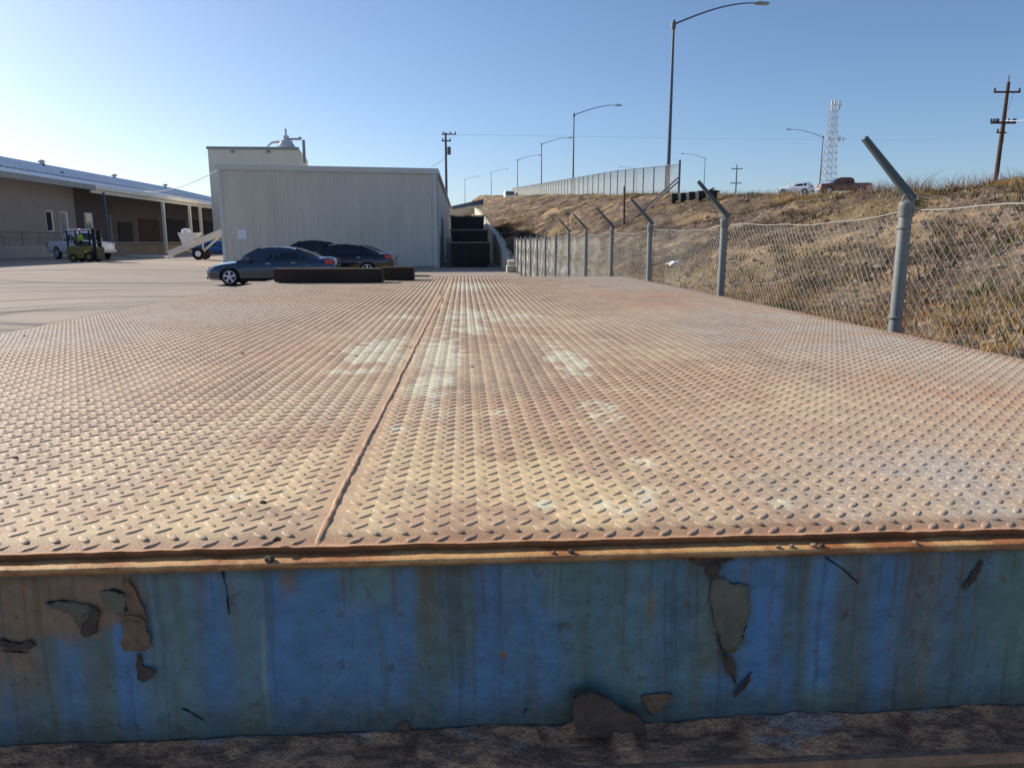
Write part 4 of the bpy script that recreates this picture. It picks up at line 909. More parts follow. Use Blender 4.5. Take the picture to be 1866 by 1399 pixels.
# ================================================================ VEHICLES
def cut(o, cutters):
    for cco in cutters:
        m_ = o.modifiers.new('c', 'BOOLEAN'); m_.operation = 'DIFFERENCE'; m_.solver = 'EXACT'; m_.object = cco
    bpy.context.view_layer.update(); dg = bpy.context.evaluated_depsgraph_get()
    me = bpy.data.meshes.new_from_object(o.evaluated_get(dg)); o.modifiers.clear(); o.data = me
    for cco in cutters: bpy.data.objects.remove(cco)
def car(name, label, cat, paint, spec, group=None, glass='glass'):
    L = spec['L']; st = spec['body']; t_ = thing(name, label, cat, (0, 0, 0), 0, group)
    b = MB(); n = 14; v = []
    for (s, hw, zb, zs, zc) in st:
        half = [(0, zb), (hw*.80, zb), (hw*.965, zb+.10), (hw, zb+(zs-zb)*.5), (hw*.985, zs-.10), (hw*.90, zs), (hw*.5, zc), (0, zc)]
        ring = half+[(-y, z) for y, z in half[-2:0:-1]]
        v += [(L/2-s, y, z) for y, z in ring]
    n = len(ring); m = len(st)
    b.add(v, [(i*n+k, i*n+(k+1) % n, (i+1)*n+(k+1) % n, (i+1)*n+k) for i in range(m-1) for k in range(n)]+[tuple(range(n)), tuple(range((m-1)*n, m*n))])
    body = b.build('body', paint, t_, smooth=True)
    rw = spec['rw']; W2 = spec['w2']; cu = []
    for xs_ in spec['wheels']:
        for sg in (-1, 1):
            cc = MB().cyl((L/2-xs_, sg*(W2-.30), rw), (L/2-xs_, sg*(W2+.2), rw), rw+.055, 20).build('cut', 'dark'); cu.append(cc)
    cut(body, cu)
    body.data.polygons.foreach_set('use_smooth', [True]*len(body.data.polygons)); body.data.set_sharp_from_angle(angle=R(38))
    # cabin
    gh = spec['cabin']; b = MB(); v = []
    for (s, zb, hb_, zr, hr) in gh:
        x = L/2-s; zr = max(zr, zb+.004)
        v += [(x, hb_, zb), (x, hr+(hb_-hr)*.04, zr-.03*(zr-zb)-.02*min(1, (zr-zb)/.2)), (x, hr*.6, zr), (x, -hr*.6, zr), (x, -hr-(hb_-hr)*.04, zr-.03*(zr-zb)-.02*min(1, (zr-zb)/.2)), (x, -hb_, zb)]
    m = len(gh); b.add(v, [(i*6+k, i*6+(k+1) % 6, (i+1)*6+(k+1) % 6, (i+1)*6+k) for i in range(m-1) for k in range(6)]+[tuple(range(6)), tuple(range((m-1)*6, m*6))])
    b.build('cabin', paint, body, smooth=True)
    def interp(s):
        ss = [g[0] for g in gh]; return [float(np.interp(s, ss, [g[i] for g in gh])) for i in (1, 2, 3, 4)]
    for sg in (-1, 1):
        for poly in spec['windows']:
            vv = []
            for (s, t) in poly:
                zb, hb_, zr, hr = interp(s); e = .97; y = hb_+(hr-hb_)*t; z = zb+(zr-.04-zb)*t; vv.append((L/2-s, sg*(y+.006), z))
            MB().add(vv, [tuple(range(len(vv)))]).build('window', glass, body)
    for (s0, s1, k) in spec['screens']:
        a0, h0, r0_, q0 = interp(s0); a1, h1, r1_, q1 = interp(s1)
        nm = 'windshield' if k == 'f' else 'rear_window'
        off = .012
        nx_ = -(r1_-r0_); nz_ = (s0-s1); ln = math.hypot(nx_, nz_); 
        dx_, dz_ = (abs(r1_-r0_)/ln*off*(1 if k == 'f' else -1), abs(s1-s0)/ln*off)
        hw0 = q0*.93; hw1 = q1*.9
        b = MB(); b.add([(L/2-s0+dx_, -hw0, r0_+dz_), (L/2-s0+dx_, hw0, r0_+dz_), (L/2-s1+dx_, hw1, r1_+dz_), (L/2-s1+dx_, -hw1, r1_+dz_)], [(0, 1, 2, 3)]); b.build(nm, glass, body)
    for xs_ in spec['wheels']:
        for sg in (-1, 1):
            yo = sg*(W2-.015); yi = sg*(W2-.23); x = L/2-xs_
            prof = [(rw*.66, 0), (rw*.9, 0), (rw*.985, .03), (rw, .06), (rw, .17), (rw*.985, .2), (rw*.9, .225), (rw*.6, .225)]
            b = MB(); b.rev([(r_, -h*sg) for r_, h in prof], (x, yo, rw), 24, 'y'); w_ = b.build('wheel', 'tyre', t_, smooth=True)
            b = MB(); rr_ = rw*.68
            b.rev([(rr_*.93, sg*.001), (rr_*.93, sg*.012), (rr_, sg*.012), (rr_+.012, -sg*.004)], (x, yo, rw), 24, 'y', cap=False)
            b.rev([(.0001, sg*.016), (rr_*.2, sg*.015), (rr_*.26, sg*.001)], (x, yo, rw), 12, 'y')
            for k in range(5):
                a_ = 2*math.pi*k/5+.3; ca_, sa_ = math.cos(a_), math.sin(a_); px_, pz_ = -sa_, ca_
                y0_, y1_ = yo-sg*.015, yo+sg*.010
                q = [(ca_*rr_*.15+px_*rr_*.14, sa_*rr_*.15+pz_*rr_*.14), (ca_*rr_*.15-px_*rr_*.14, sa_*rr_*.15-pz_*rr_*.14), (ca_*rr_*.97-px_*rr_*.2, sa_*rr_*.97-pz_*rr_*.2), (ca_*rr_*.97+px_*rr_*.2, sa_*rr_*.97+pz_*rr_*.2)]
                b.hexa([(x+u_, y0_, rw+v_) for u_, v_ in q]+[(x+u_, y1_, rw+v_) for u_, v_ in q])
            b.build('rim', spec.get('rim', 'rim'), w_)
    for (nm, m_, s0, s1, y0_, y1_, z0_, z1_) in spec['bits']:
        MB().box(L/2-s1, L/2-s0, y0_, y1_, z0_, z1_).build(nm, m_, body, bevel=min(.02, abs(y1_-y0_)*.3, abs(z1_-z0_)*.3))
    return t_
def mirror_bits(l):
    out = []
    for (nm, m_, s0, s1, y0, y1, z0, z1) in l: out += [(nm, m_, s0, s1, y0, y1, z0, z1), (nm, m_, s0, s1, -y1, -y0, z0, z1)]
    return out
SEDAN = dict(L=4.8, w2=.91, rw=.325, wheels=[.93, 3.66],
    body=[(0, .55, .30, .56, .60), (.06, .70, .24, .62, .66), (.22, .82, .20, .69, .74), (.6, .885, .19, .77, .84), (1.2, .905, .18, .85, .93), (1.7, .91, .18, .91, .96), (2.6, .915, .18, .94, .97), (3.6, .91, .18, .97, 1.0), (4.1, .895, .20, .98, 1.05), (4.5, .86, .24, .96, 1.06), (4.7, .80, .30, .90, 1.02), (4.8, .70, .36, .74, .84)],
    cabin=[(1.12, .90, .80, .925, .70), (1.35, .90, .82, 1.08, .70), (1.65, .90, .84, 1.25, .66), (2.0, .90, .85, 1.385, .61), (2.35, .91, .855, 1.44, .585), (2.75, .92, .855, 1.45, .58), (3.15, .93, .85, 1.41, .585), (3.55, .95, .84, 1.30, .62), (3.9, .97, .82, 1.16, .66), (4.2, .98, .78, 1.06, .68)],
    windows=[[(1.45, .10), (2.50, .08), (2.50, .93), (2.25, .93), (1.95, .90), (1.62, .6)], [(2.57, .08), (3.42, .10), (3.5, .5), (3.3, .88), (3.1, .93), (2.57, .93)], [(3.49, .12), (3.8, .18), (3.62, .6), (3.55, .62)]],
    screens=[(1.28, 1.98, 'f'), (3.30, 4.0, 'r')],
    bits=mirror_bits([('headlight', 'lightclear', .13, .36, .56, .80, .56, .68), ('tail_lamp', 'redlight', 4.44, 4.745, .58, .862, .78, .95), ('mirror', 'grey_car', 1.55, 1.75, .87, 1.03, .93, 1.06), ('door_handle', 'lightclear', 2.28, 2.46, .912, .93, .80, .83), ('door_handle', 'lightclear', 3.22, 3.38, .906, .926, .83, .86), ('sill', 'trimblack', 1.35, 3.25, .86, .905, .16, .22)])+[('number_plate', 'white', 4.77, 4.79, -.25, .25, .62, .74), ('grille', 'trimblack', -.005, .06, -.45, .45, .36, .50), ('bumper', 'trimblack', -.02, .05, -.55, .55, .24, .32)])
def tint(spec, m): s = dict(spec); s['bits'] = [(a[0], m if a[0] == 'mirror' else a[1])+a[2:] for a in spec['bits']]; return s
# grey sedan, nose to the left
fw = G(411, 521, .0); YS = 28.6+.9
k1 = car('parked_sedan', 'dark blue grey sedan with five spoke wheels, nearest of the parked cars', 'car', 'grey_car', SEDAN)
def place_nose_left(o, px_front, Y, L=4.8, rz=math.pi, z=None):
    x = W(px_front, 500, Y-.9)[0]+L/2
    o.location = (x, Y, float(zlot(np.array(x), np.array(float(Y)))) if z is None else z); o.rotation_euler = (0, 0, rz)
place_nose_left(k1, 371, YS)
k2 = car('parked_sedan', 'black sedan directly behind the steel troughs, beside the grey sedan', 'car', 'black_car', tint(SEDAN, 'black_car'))
k2.location = (W(612, 480, 33)[0], 34.2, .1); k2.rotation_euler = (0, 0, math.pi+.03)
k3 = car('parked_sedan', 'dark navy sedan whose rear shows beyond the black one', 'car', 'navy_car', tint(SEDAN, 'navy_car'))
k3.location = (W(628, 480, 36.5)[0], 37.6, .1); k3.rotation_euler = (0, 0, math.pi)
k4 = dup(k2, (W(545, 470, 36)[0], 38.8, .2), math.pi, 'black car of which only the roof shows behind the grey sedan')
k4.scale = (1, 1, 1.05)

SUV = dict(L=4.6, w2=.93, rw=.36, wheels=[.9, 3.6], rim='rim',
    body=[(0, .6, .36, .78, .82), (.12, .82, .28, .86, .92), (.5, .90, .25, .95, 1.0), (1.2, .92, .24, 1.0, 1.06), (2.5, .93, .24, 1.04, 1.06), (4.0, .92, .26, 1.06, 1.08), (4.45, .88, .3, 1.04, 1.06), (4.6, .8, .4, .95, .97)],
    cabin=[(1.05, 1.0, .82, 1.03, .7), (1.75, 1.0, .85, 1.55, .62), (2.2, 1.0, .86, 1.66, .62), (3.4, 1.02, .86, 1.66, .63), (4.0, 1.03, .85, 1.58, .64), (4.5, 1.04, .8, 1.1, .66)],
    windows=[[(1.6, .1), (2.45, .08), (2.45, .9), (1.95, .9)], [(2.52, .08), (3.35, .1), (3.35, .9), (2.52, .9)], [(3.42, .1), (4.1, .15), (3.95, .85), (3.42, .9)]],
    screens=[(1.15, 1.75, 'f'), (4.02, 4.45, 'r')],
    bits=mirror_bits([('headlight', 'lightclear', .02, .3, .55, .85, .72, .86), ('tail_lamp', 'redlight', 4.3, 4.56, .72, .9, .85, 1.08), ('mirror', 'white_car', 1.6, 1.8, .9, 1.08, 1.05, 1.2)])+[('number_plate', 'white', 4.56, 4.605, -.25, .25, .62, .75), ('rear_bumper', 'trimblack', 4.4, 4.64, -.8, .8, .38, .55)])
def pick(bedw=.92):
    return dict(L=5.5, w2=.95, rw=.39, wheels=[.95, 4.35],
    body=[(0, .75, .45, .98, 1.0), (.1, .88, .4, 1.04, 1.08), (.5, .93, .38, 1.08, 1.12), (1.3, .94, .36, 1.12, 1.16), (2.0, .95, .36, 1.14, 1.14), (3.5, .95, .38, 1.15, 1.15), (5.2, .94, .42, 1.15, 1.15), (5.5, .92, .48, 1.12, 1.13)],
    cabin=[(1.3, 1.08, .84, 1.12, .7), (1.95, 1.08, .86, 1.66, .64), (2.3, 1.08, .87, 1.76, .64), (3.3, 1.08, .87, 1.76, .65), (3.6, 1.08, .86, 1.62, .68), (3.75, 1.08, .82, 1.14, .72)],
    windows=[[(1.75, .12), (2.65, .1), (2.65, .9), (2.1, .9)], [(2.73, .1), (3.5, .12), (3.35, .9), (2.73, .9)]],
    screens=[(1.4, 1.95, 'f'), (3.6, 3.74, 'r')],
    bits=mirror_bits([('headlight', 'lightclear', -.01, .15, .6, .86, .82, 1.0), ('tail_lamp', 'redlight', 5.36, 5.52, .76, .93, .75, 1.08), ('mirror', 'trimblack', 1.8, 1.98, .9, 1.12, 1.12, 1.34)])+[('bed_floor', 'trimblack', 3.85, 5.38, -.78, .78, 1.13, 1.155), ('tailgate_handle', 'trimblack', 5.49, 5.51, -.12, .12, .95, 1.0), ('bumper', 'lightclear', 5.46, 5.62, -.85, .85, .46, .62), ('bumper', 'lightclear', -.10, .06, -.85, .85, .46, .64)])
def rz_at(X, Y): return float(emb(np.array(float(X)), np.array(float(Y))))+.05
# white SUV driving away on the road
q = W(1448, 366, 100); a = car('white_suv', 'white sport utility vehicle on the raised road left of the red pickup', 'car', 'white_car', SUV); a.location = (q[0], 100, q[2]+.75); a.rotation_euler = (0, 0, R(146))
PK = pick()
q = W(1535, 362, 84); a = car('red_pickup', 'faded red pickup truck with dark cab glass on the raised road', 'pickup', 'red_car', PK); a.location = (q[0], 84, q[2]+.45); a.rotation_euler = (0, 0, R(172)); a.scale = (1, 1, 1.05)
q = WX(165, 468, -30); 
a = car('white_pickup', 'white pickup parked behind the yellow forklift by the warehouse', 'pickup', 'white_car', tint(PK, 'white_car')); q = W(163, 467, 60); a.location = (q[0], 60, float(zlot(np.array(q[0]), np.array(60.)))); a.rotation_euler = (0, 0, R(-30)); a.location.x -= .55; a.scale = (1, 1, 1.18)
q = W(398, 465, 78); a = dup(k2, (q[0], 78, .32), R(0), 'blue parked car half hidden by the conveyor and the grey building'); a.name = 'blue_car'
for ch in [x for x in bpy.data.objects if x.parent == a]:
    if ch.name.startswith('body'):
        ch.data = ch.data.copy(); ch.data.materials[0] = M['blue_car']
        for c2_ in [x for x in bpy.data.objects if x.parent == ch and x.name.startswith('cabin')]: c2_.data = c2_.data.copy(); c2_.data.materials[0] = M['blue_car']
# box truck on the overpass road
q = W(927, 366, 175); bt = thing('box_truck', 'small white box truck far away on the raised road', 'truck', (q[0], 175, q[2]-.3))
b = MB(); x, z = q[0], q[2]-.3; b.box(x-1.0, x+1.0, 172, 178, z+.6, z+2.4); b.build('cargo_box', 'white', bt, bevel=.03)
b = MB(); b.hexa([(x-1.05, 170.4, z+.5), (x+1.05, 170.4, z+.5), (x+1.05, 171.95, z+.5), (x-1.05, 171.95, z+.5), (x-1, 170.8, z+2.2), (x+1, 170.8, z+2.2), (x+1, 171.95, z+2.4), (x-1, 171.95, z+2.4)]); cb = b.build('cab', 'white', bt, bevel=.05)
MB().box(x-.9, x+.9, 170.5, 170.62, z+1.4, z+2.0).build('windshield', 'glass', cb)
for sx in (-1, 1):
    for y_ in (171.2, 176.6): MB().cyl((x+sx*1.1, y_, z+.45), (x+sx*.85, y_, z+.45), .45, 14).build('wheel', 'tyre', bt)

# ---------------------------------------------------------------- forklift with its driver
FY = 52.0; q0 = W(131, 476, FY); q1 = W(192, 476, FY); zg = float(zlot(np.array(q0[0]), np.array(FY))); x0, x1 = q0[0], q1[0]; H_ = W(150, 418, FY)[2]-zg
fk = thing('forklift', 'yellow and dark forklift with a dark overhead guard by the warehouse', 'forklift', ((x0+x1)/2, FY, zg))
b = MB(); b.prism([(x0+.02, zg+.22), (x0, zg+.9), (x0+.08, zg+1.02), (x1-.75, zg+1.02), (x1-.66, zg+.8), (x1-.55, zg+.22)], FY-.6, FY+.6, 'y'); bd_ = b.build('body', 'yellow', fk, bevel=.06)
MB().box(x0+.55, x0+1.25, FY-.612, FY-.59, zg+.45, zg+.85).build('side_panel', 'yellow', bd_, bevel=.01)
MB().box(x1-1.0, x1-.8, FY-.63, FY-.6, zg+.6, zg+.75).build('marker_lamp', mat('amber lamp', rgb(240, 160, 40), .3), bd_)
b = MB(); b.box(x0+.10, x1-.55, FY-.58, FY+.58, zg+H_-.07, zg+H_); 
g_ = b.build('roof_guard', 'white', fk, bevel=.03)
b = MB()
for xx, yy_ in ((x0+.14, -.55), (x0+.14, .55), (x1-.62, -.55), (x1-.62, .55)): b.bar((xx, FY+yy_, zg+1.0), (xx, FY+yy_, zg+H_-.06), .08, .08)
b.bar((x0+.14, FY-.55, zg+1.25), (x0+.14, FY+.55, zg+1.25), .05, .05); b.each('guard_post', 'trimblack', fk)
b = MB(); 
for s_ in (-.38, .38): b.box(x1-.5, x1-.32, FY+s_-.08, FY+s_+.08, zg+.1, zg+H_+.06)
for z_ in (.5, 1.2, H_-.05): b.box(x1-.46, x1-.36, FY-.31, FY+.31, zg+z_, zg+z_+.1)
b.build('mast', 'trimblack', fk)
b = MB(); b.box(x1-.31, x1-.24, FY-.55, FY+.55, zg+.15, zg+.95); b.build('carriage', 'trimblack', fk)
for s_ in (-.3, .3): MB().hexa([(x1-.24, FY+s_-.06, zg+.1), (x1+.7, FY+s_-.05, zg+.1), (x1+.7, FY+s_+.05, zg+.1), (x1-.24, FY+s_+.06, zg+.1), (x1-.24, FY+s_-.06, zg+.16), (x1+.7, FY+s_-.05, zg+.12), (x1+.7, FY+s_+.05, zg+.12), (x1-.24, FY+s_+.06, zg+.16)]).build('fork', 'trimblack', fk)
for xx, r_ in ((x0+.42, .27), (x1-.72, .33)):
    for s_ in (-1, 1):
        w_ = MB().rev([(r_*.5, 0), (r_, .02*s_), (r_, .2*s_), (r_*.5, .22*s_)], (xx, FY+s_*.42, zg+r_), 18, 'y').build('wheel', 'tyre', fk, smooth=True)
        MB().rev([(.01, 0), (r_*.5, 0), (r_*.5, .02*s_), (.01, .03*s_)], (xx, FY+s_*.635, zg+r_), 12, 'y').build('hub', 'yellow', w_)
b = MB(); b.box(x0+.45, x0+1.0, FY-.28, FY+.28, zg+1.03, zg+1.14); b.hexa([(x0+.40, FY-.28, zg+1.14), (x0+.52, FY-.28, zg+1.14), (x0+.52, FY+.28, zg+1.14), (x0+.40, FY+.28, zg+1.14), (x0+.28, FY-.26, zg+1.62), (x0+.38, FY-.26, zg+1.62), (x0+.38, FY+.26, zg+1.62), (x0+.28, FY+.26, zg+1.62)]); b.build('seat', 'trimblack', fk, bevel=.03)
# driver
def person(name, label, root, sc=1.0):
    bones = [((0, 0, 0), .13), ((0, 0, .22), .125), ((0.02, 0, .45), .15), ((.03, 0, .56), .07), ((.04, 0, .68), .085), ((.045, 0, .78), .075)]
    vs = [b_[0] for b_ in bones]; rd = [b_[1] for b_ in bones]; es = [(i, i+1) for i in range(5)]
    def ch(start, pts):
        p_ = start
        for (c_, r_) in pts: vs.append(c_); rd.append(r_); es.append((p_, len(vs)-1)); p_ = len(vs)-1
    for s_ in (-1, 1):
        ch(0, [((.05, s_*.10, -.01), .10), ((.45, s_*.14, .04), .065), ((.50, s_*.14, -.36), .045), ((.60, s_*.14, -.40), .04)])
        ch(2, [((.03, s_*.20, .45), .06), ((.14, s_*.25, .22), .045), ((.36, s_*.16, .24), .033), ((.44, s_*.13, .27), .03)])
    me = bpy.data.meshes.new(name); me.from_pydata([tuple(c_*sc for c_ in v_) for v_ in vs], es, [])
    o = bpy.data.objects.new(name, me); COL.objects.link(o); o.location = root
    o.modifiers.new('skin', 'SKIN'); lay = me.skin_vertices[0] if len(me.skin_vertices) else None
    if lay is None:
        bm = bmesh.new(); bm.from_mesh(me); bm.verts.layers.skin.verify(); bm.to_mesh(me); bm.free(); lay = me.skin_vertices[0]
    for i, r_ in enumerate(rd): lay.data[i].radius = (r_*sc, r_*sc)
    lay.data[0].use_root = True
    ss = o.modifiers.new('s', 'SUBSURF'); ss.levels = ss.render_levels = 1
    bpy.context.view_layer.update(); me2 = bpy.data.meshes.new_from_object(o.evaluated_get(bpy.context.evaluated_depsgraph_get())); o.modifiers.clear(); o.data = me2
    for m_ in ('hivis', 'skin', 'cloth'): me2.materials.append(M[m_])
    for p_ in me2.polygons:
        z_ = p_.center.z/sc; x_ = p_.center.x/sc; p_.use_smooth = True
        p_.material_index = 1 if (z_ > .57 or (x_ > .33 and z_ > .15)) else (2 if (z_ < .12) else 0)
    tag(o, label, 'person'); return o
person('person', 'person in a lime safety vest sitting in the forklift', (x0+.66, FY, zg+1.24))
o_ = bpy.data.objects['person']; b = MB(); b.rev([(.135, 0), (.11, .05), (.105, .09), (.06, .14), (.01, .15)], (x0+.71, FY, zg+1.24+.76), 12); b.build('hard_hat', 'white', o_)
b = MB(); b.path([(x1-.75, FY, zg+1.02), (x1-.95, FY, zg+1.5)], .03, 6); b.rev([(.17, 0), (.17, .03), (.14, .03), (.14, 0)], (x1-.96, FY, zg+1.5), 14); b.build('steering_wheel', 'trimblack', fk)

# ---------------------------------------------------------------- portable conveyor
CY = 60.0; zc = float(zlot(np.array(-20.), np.array(CY)))
cv = thing('portable_conveyor', 'pale portable conveyor with a hopper and black wheel beside the grey building', 'conveyor', (W(360, 470, CY)[0], CY, zc))
p = W(308, 463, CY); q = W(424, 415, CY)
b = MB(); b.bar(p, q, .5, .42); b.build('conveyor_tube', 'eave', cv)
b = MB(); b.bar(Vector(p)+Vector((0, 0, .22)), Vector(q)+Vector((0, 0, .22)), .56, .05); b.build('belt_cover', 'trim', cv)
p2 = W(328, 448, CY-.3); p3 = W(344, 424, CY-.3)
b = MB(); b.hexa([(p2[0]+.25, CY-.3, p2[2]-.1), (p2[0]+.65, CY-.3, p2[2]-.1), (p2[0]+.65, CY+.3, p2[2]-.1), (p2[0]+.25, CY+.3, p2[2]-.1), (p2[0]-.05, CY-.5, p3[2]), (p3[0]+.75, CY-.5, p3[2]), (p3[0]+.75, CY+.5, p3[2]), (p2[0]-.05, CY+.5, p3[2])]); b.build('hopper', 'white', cv)
b = MB(); b.rev([(.0, 0), (.32, .02), (.36, .14), (.3, .3), (.12, .36)], (p3[0]-.25, CY-.1, p3[2]-.05), 12); b.build('motor_cover', 'white', cv, smooth=True)
b = MB(); b.cyl((p3[0]-.35, CY-.2, p2[2]+.05), (p3[0]-.35, CY-.2, p3[2]-.05), .13, 8); b.build('motor', 'trimblack', cv)
wq = W(363, 467, CY-.6); rr_ = .46
for s_ in (-1, 1):
    w_ = MB().rev([(rr_*.5, 0), (rr_, .03*s_), (rr_, .2*s_), (rr_*.5, .22*s_)], (wq[0], CY+s_*.6, zc+rr_), 20, 'y').build('wheel', 'tyre', cv, smooth=True)
    MB().rev([(.01, 0), (rr_*.5, 0), (rr_*.48, .03*s_), (.01, .05*s_)], (wq[0], CY+s_*.80, zc+rr_), 12, 'y').build('hub', 'white', w_)
b = MB(); b.bar((wq[0], CY-.55, zc+rr_), (wq[0], CY+.55, zc+rr_), .1, .1); 
fr = Vector(p).lerp(Vector(q), .18); b.bar((wq[0], CY, zc+rr_), fr, .08, .08); u2 = Vector(p).lerp(Vector(q), .9); b.bar((wq[0], CY-.2, zc+rr_), u2, .1, .14); b.bar((wq[0], CY+.2, zc+rr_), (wq[0]+.1, CY+.2, float(Vector(p).lerp(Vector(q), .5).z)), .08, .08)
b.build('under_frame', 'eave', cv)
# flat pale beams on the ground near the conveyor
b = MB(); p = W(232, 462, 68); q = W(310, 467, 62); zz = .34; b.bar((p[0], 68, zz+.1), (q[0], 62, zz+.1), .5, .16); o = b.build('pale_beam', 'eave', None, loc=(p[0], 68, zz)); tag(o, 'long pale beam lying on the ground left of the conveyor', 'beam')

# ================================================================ VEGETATION ON THE BANK
def tufts(name, label, n, xs, ys_, h, wd, spread, blades, cols, mname, cat, lean_=.5, keep=None):
    global rng
    px_ = xs; py_ = ys_; pz = emb(px_, py_)
    V = []; 
    N_ = len(px_)*blades
    X_ = np.repeat(px_, blades); Y_ = np.repeat(py_, blades); Z_ = np.repeat(pz, blades); sc = np.repeat(.55+.9*rng.random(len(px_)), blades)
    a_ = rng.random(N_)*2*np.pi; rr_ = spread*np.sqrt(rng.random(N_))*sc
    bx_ = X_+rr_*np.cos(a_); by_ = Y_+rr_*np.sin(a_); bz_ = emb(bx_, by_)-.02
    hh_ = h*sc*(.5+.8*rng.random(N_)); ln_ = lean_*hh_*rng.random(N_)*1.4; a2 = a_+rng.normal(0, .7, N_)
    tx_ = bx_+ln_*np.cos(a2); ty_ = by_+ln_*np.sin(a2); tz_ = bz_+hh_
    mx_ = bx_+.35*ln_*np.cos(a2); my_ = by_+.35*ln_*np.sin(a2); mz_ = bz_+.6*hh_
    w2 = wd*(.6+.8*rng.random(N_)); fa = rng.random(N_)*np.pi; cx_, sx_ = np.cos(fa)*w2/2, np.sin(fa)*w2/2
    P_ = np.stack([np.stack([bx_-cx_, by_-sx_, bz_], -1), np.stack([bx_+cx_, by_+sx_, bz_], -1), np.stack([mx_+cx_*.7, my_+sx_*.7, mz_], -1), np.stack([mx_-cx_*.7, my_-sx_*.7, mz_], -1), np.stack([tx_, ty_, tz_], -1)], 1)
    i0 = np.arange(N_)*5
    F_ = np.concatenate([np.stack([i0, i0+1, i0+2], -1), np.stack([i0, i0+2, i0+3], -1), np.stack([i0+3, i0+2, i0+4], -1)])
    cl_ = np.array(cols); ci = np.repeat(rng.integers(0, len(cl_), len(px_)), blades); col_ = cl_[ci]*(.5+.72*rng.random(N_))[:, None]
    o = npmesh(name, P_.reshape(-1, 3), F_, mname, smooth=False, attr=np.repeat(col_, 5, 0)); tag(o, label, cat, kind='stuff'); return o
M['blade'] = mat('dry blades', (0, 0, 0), .85, 0, attr='Col', spec=.15)
def scatter(n, dens, y0=3.0, y1=60, p=1.0, tmax=1.03, tmin=.0):
    out_x = []; out_y = []; tot = 0
    while tot < n:
        u = rng.random(n*3); yv = (y0**(1-p)+u*(y1**(1-p)-y0**(1-p)))**(1/(1-p)) if p != 1 else y0*(y1/y0)**u
        tv = tmin+(tmax-tmin)*rng.random(n*3); xv = X0+tv*(crestx(yv)-X0)
        k = rng.random(n*3) < dens(xv, yv, tv); out_x.append(xv[k]); out_y.append(yv[k]); tot += k.sum()
    return np.concatenate(out_x)[:n], np.concatenate(out_y)[:n]
A_ = lambda *c_: np.array(rgb(*c_))
xs, ys_ = scatter(30000, lambda x, y, t: (.3+.7*sst(.35, .6, fbm(x*.9, y*.7, 3, 41)))*(1-.6*(sst(.66, .76, fbm((y*.35+x*.5), x*.10+y*.04, 3, 91)))), 1.5, 75, 1.0)
tufts('dead_twigs', 'grey brown dead twigs and stubble covering the bank', 0, xs, ys_, .055, .006, .16, 15, [A_(142, 126, 112), A_(108, 92, 82), A_(164, 148, 128), A_(84, 70, 62), A_(192, 178, 156)], 'blade', 'twigs', 1.2)
xs, ys_ = scatter(7000, lambda x, y, t: np.clip(sst(.42, .12, t)*1.6*sst(.32, .52, fbm(x*1.1, y*.8, 3, 43))+sst(.80, .97, t)*.9*sst(.3, .5, fbm(x*1.1, y*.4, 3, 49))+.14*sst(.5, .6, fbm(x*.5, y*.4, 2, 53)), 0, 1), 1.5, 85, 1.0)
tufts('dry_grass', 'golden dry grass in clumps at the foot and top of the bank', 0, xs, ys_, .115, .006, .12, 16, [A_(204, 164, 98), A_(188, 142, 80), A_(206, 180, 130), A_(190, 126, 64), A_(160, 136, 90)], 'blade', 'grass', .9)
xs, ys_ = scatter(380, lambda x, y, t: np.clip(sst(.56, .68, fbm(x*1.3, y*.9, 3, 61))*(sst(.45, .1, t)+.35)+.9*sst(.8, .95, t)*sst(.55, .62, fbm(x*.9, y*.5, 2, 67)), 0, 1), 3.4, 70, 1.1)
tufts('green_weeds', 'small green weeds dotted among the dry grass', 0, xs, ys_, .15, .014, .13, 26, [A_(84, 92, 50), A_(72, 80, 48), A_(110, 110, 60), A_(94, 88, 54)], 'blade', 'weeds', 1.0)
xs, ys_ = scatter(1500, lambda x, y, t: sst(.5, .6, fbm(x*1.0, y*.45, 3, 71)), 3.4, 110, .7)
tufts('dark_scrub', 'low dark brown scrub on the bank', 0, xs, ys_, .13, .014, .22, 24, [A_(94, 78, 64), A_(80, 68, 56), A_(112, 92, 66), A_(104, 96, 60)], 'blade', 'scrub', 1.1)
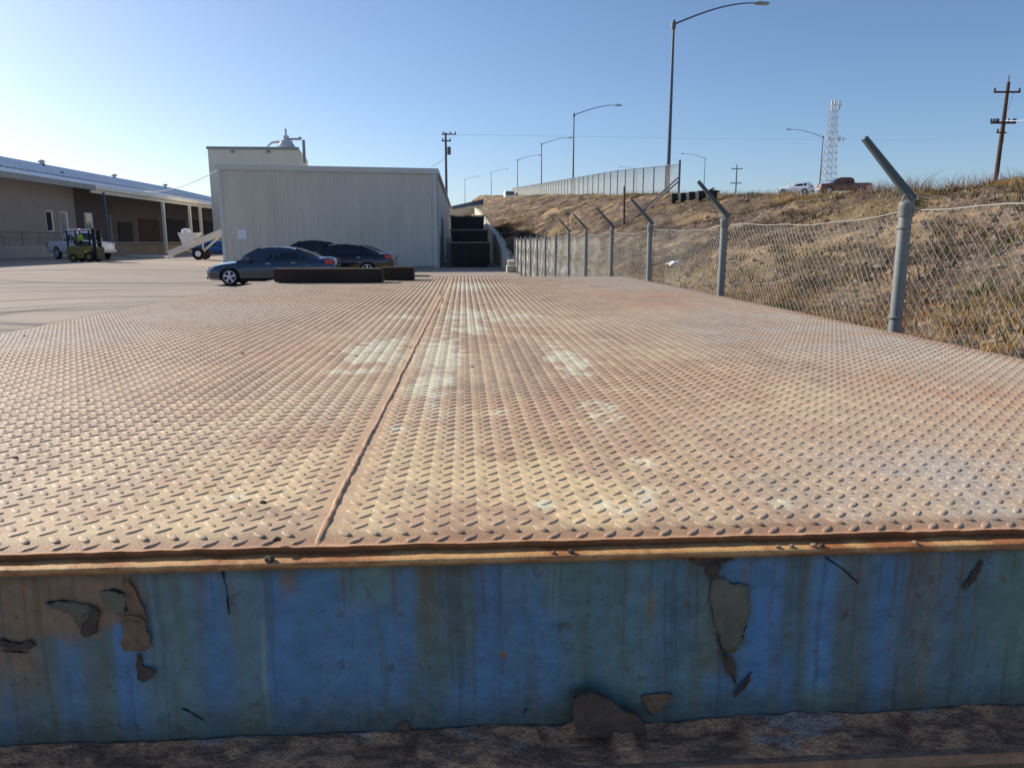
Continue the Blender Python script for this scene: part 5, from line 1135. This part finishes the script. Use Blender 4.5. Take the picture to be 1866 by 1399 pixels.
# tall dry stalks seen against the sky on the crest
yv = np.concatenate([6+rng.random(260)*20, 20+rng.random(150)*30, 26+rng.random(60)*50]); xv = crestx(yv)+.1+rng.random(len(yv))*.9-.6*(rng.random(len(yv)) < .3)
dk2 = yv < 22
tufts('tall_stalks', 'tall dead weed stalks standing along the crest against the sky', 0, xv[dk2], yv[dk2], .30, .008, .22, 22, [A_(150, 128, 124), A_(128, 104, 104), A_(176, 150, 128), A_(120, 98, 86)], 'blade', 'stalks', 1.0)
tufts('crest_grass', 'wispy dry grass along the far crest of the bank', 0, xv[~dk2], yv[~dk2], .24, .010, .3, 20, [A_(180, 152, 96), A_(160, 132, 84), A_(134, 112, 90)], 'blade', 'grass', .9)
# dark shrubs by the alley wall
yv = 42+rng.random(45)*30; xv = X0+.1+rng.random(45)*1.3
tufts('wall_bushes', 'dark brush hanging over the top of the alley wall', 0, xv, yv, .38, .035, .4, 60, [A_(92, 80, 66), A_(80, 78, 54), A_(116, 92, 78), A_(134, 114, 98)], 'blade', 'bushes', .9)
# loose stones
xs, ys_ = scatter(20000, lambda x, y, t: .35+.65*sst(.4, .6, fbm(x*.8, y*.6, 2, 81)), 1.2, 40, 1.0, .97)
n_ = len(xs); r_ = .011+.035*rng.random(n_)**3*np.clip(ys_/6, 1, 2); z_ = emb(xs, ys_)
oc = np.array([(1,0,0),(0,1,0),(-1,0,0),(0,-1,0),(0,0,.8),(0,0,-.8)], float); V_ = np.stack([xs, ys_, z_], -1)[:, None]+oc[None]*r_[:, None, None]*(.6+.8*rng.random((n_, 6, 1)))
fo = np.array([(0,1,4),(1,2,4),(2,3,4),(3,0,4),(1,0,5),(2,1,5),(3,2,5),(0,3,5)]); F_ = (fo[None]+(np.arange(n_)*6)[:, None, None]).reshape(-1, 3)
cc_ = np.repeat((A_(150, 134, 120)*(.35+.95*rng.random(n_))[:, None]), 6, 0)
o = npmesh('loose_stones', V_.reshape(-1, 3), F_, 'blade', False, cc_); tag(o, 'grey loose stones and gravel scattered over the bank', 'stones', kind='stuff')
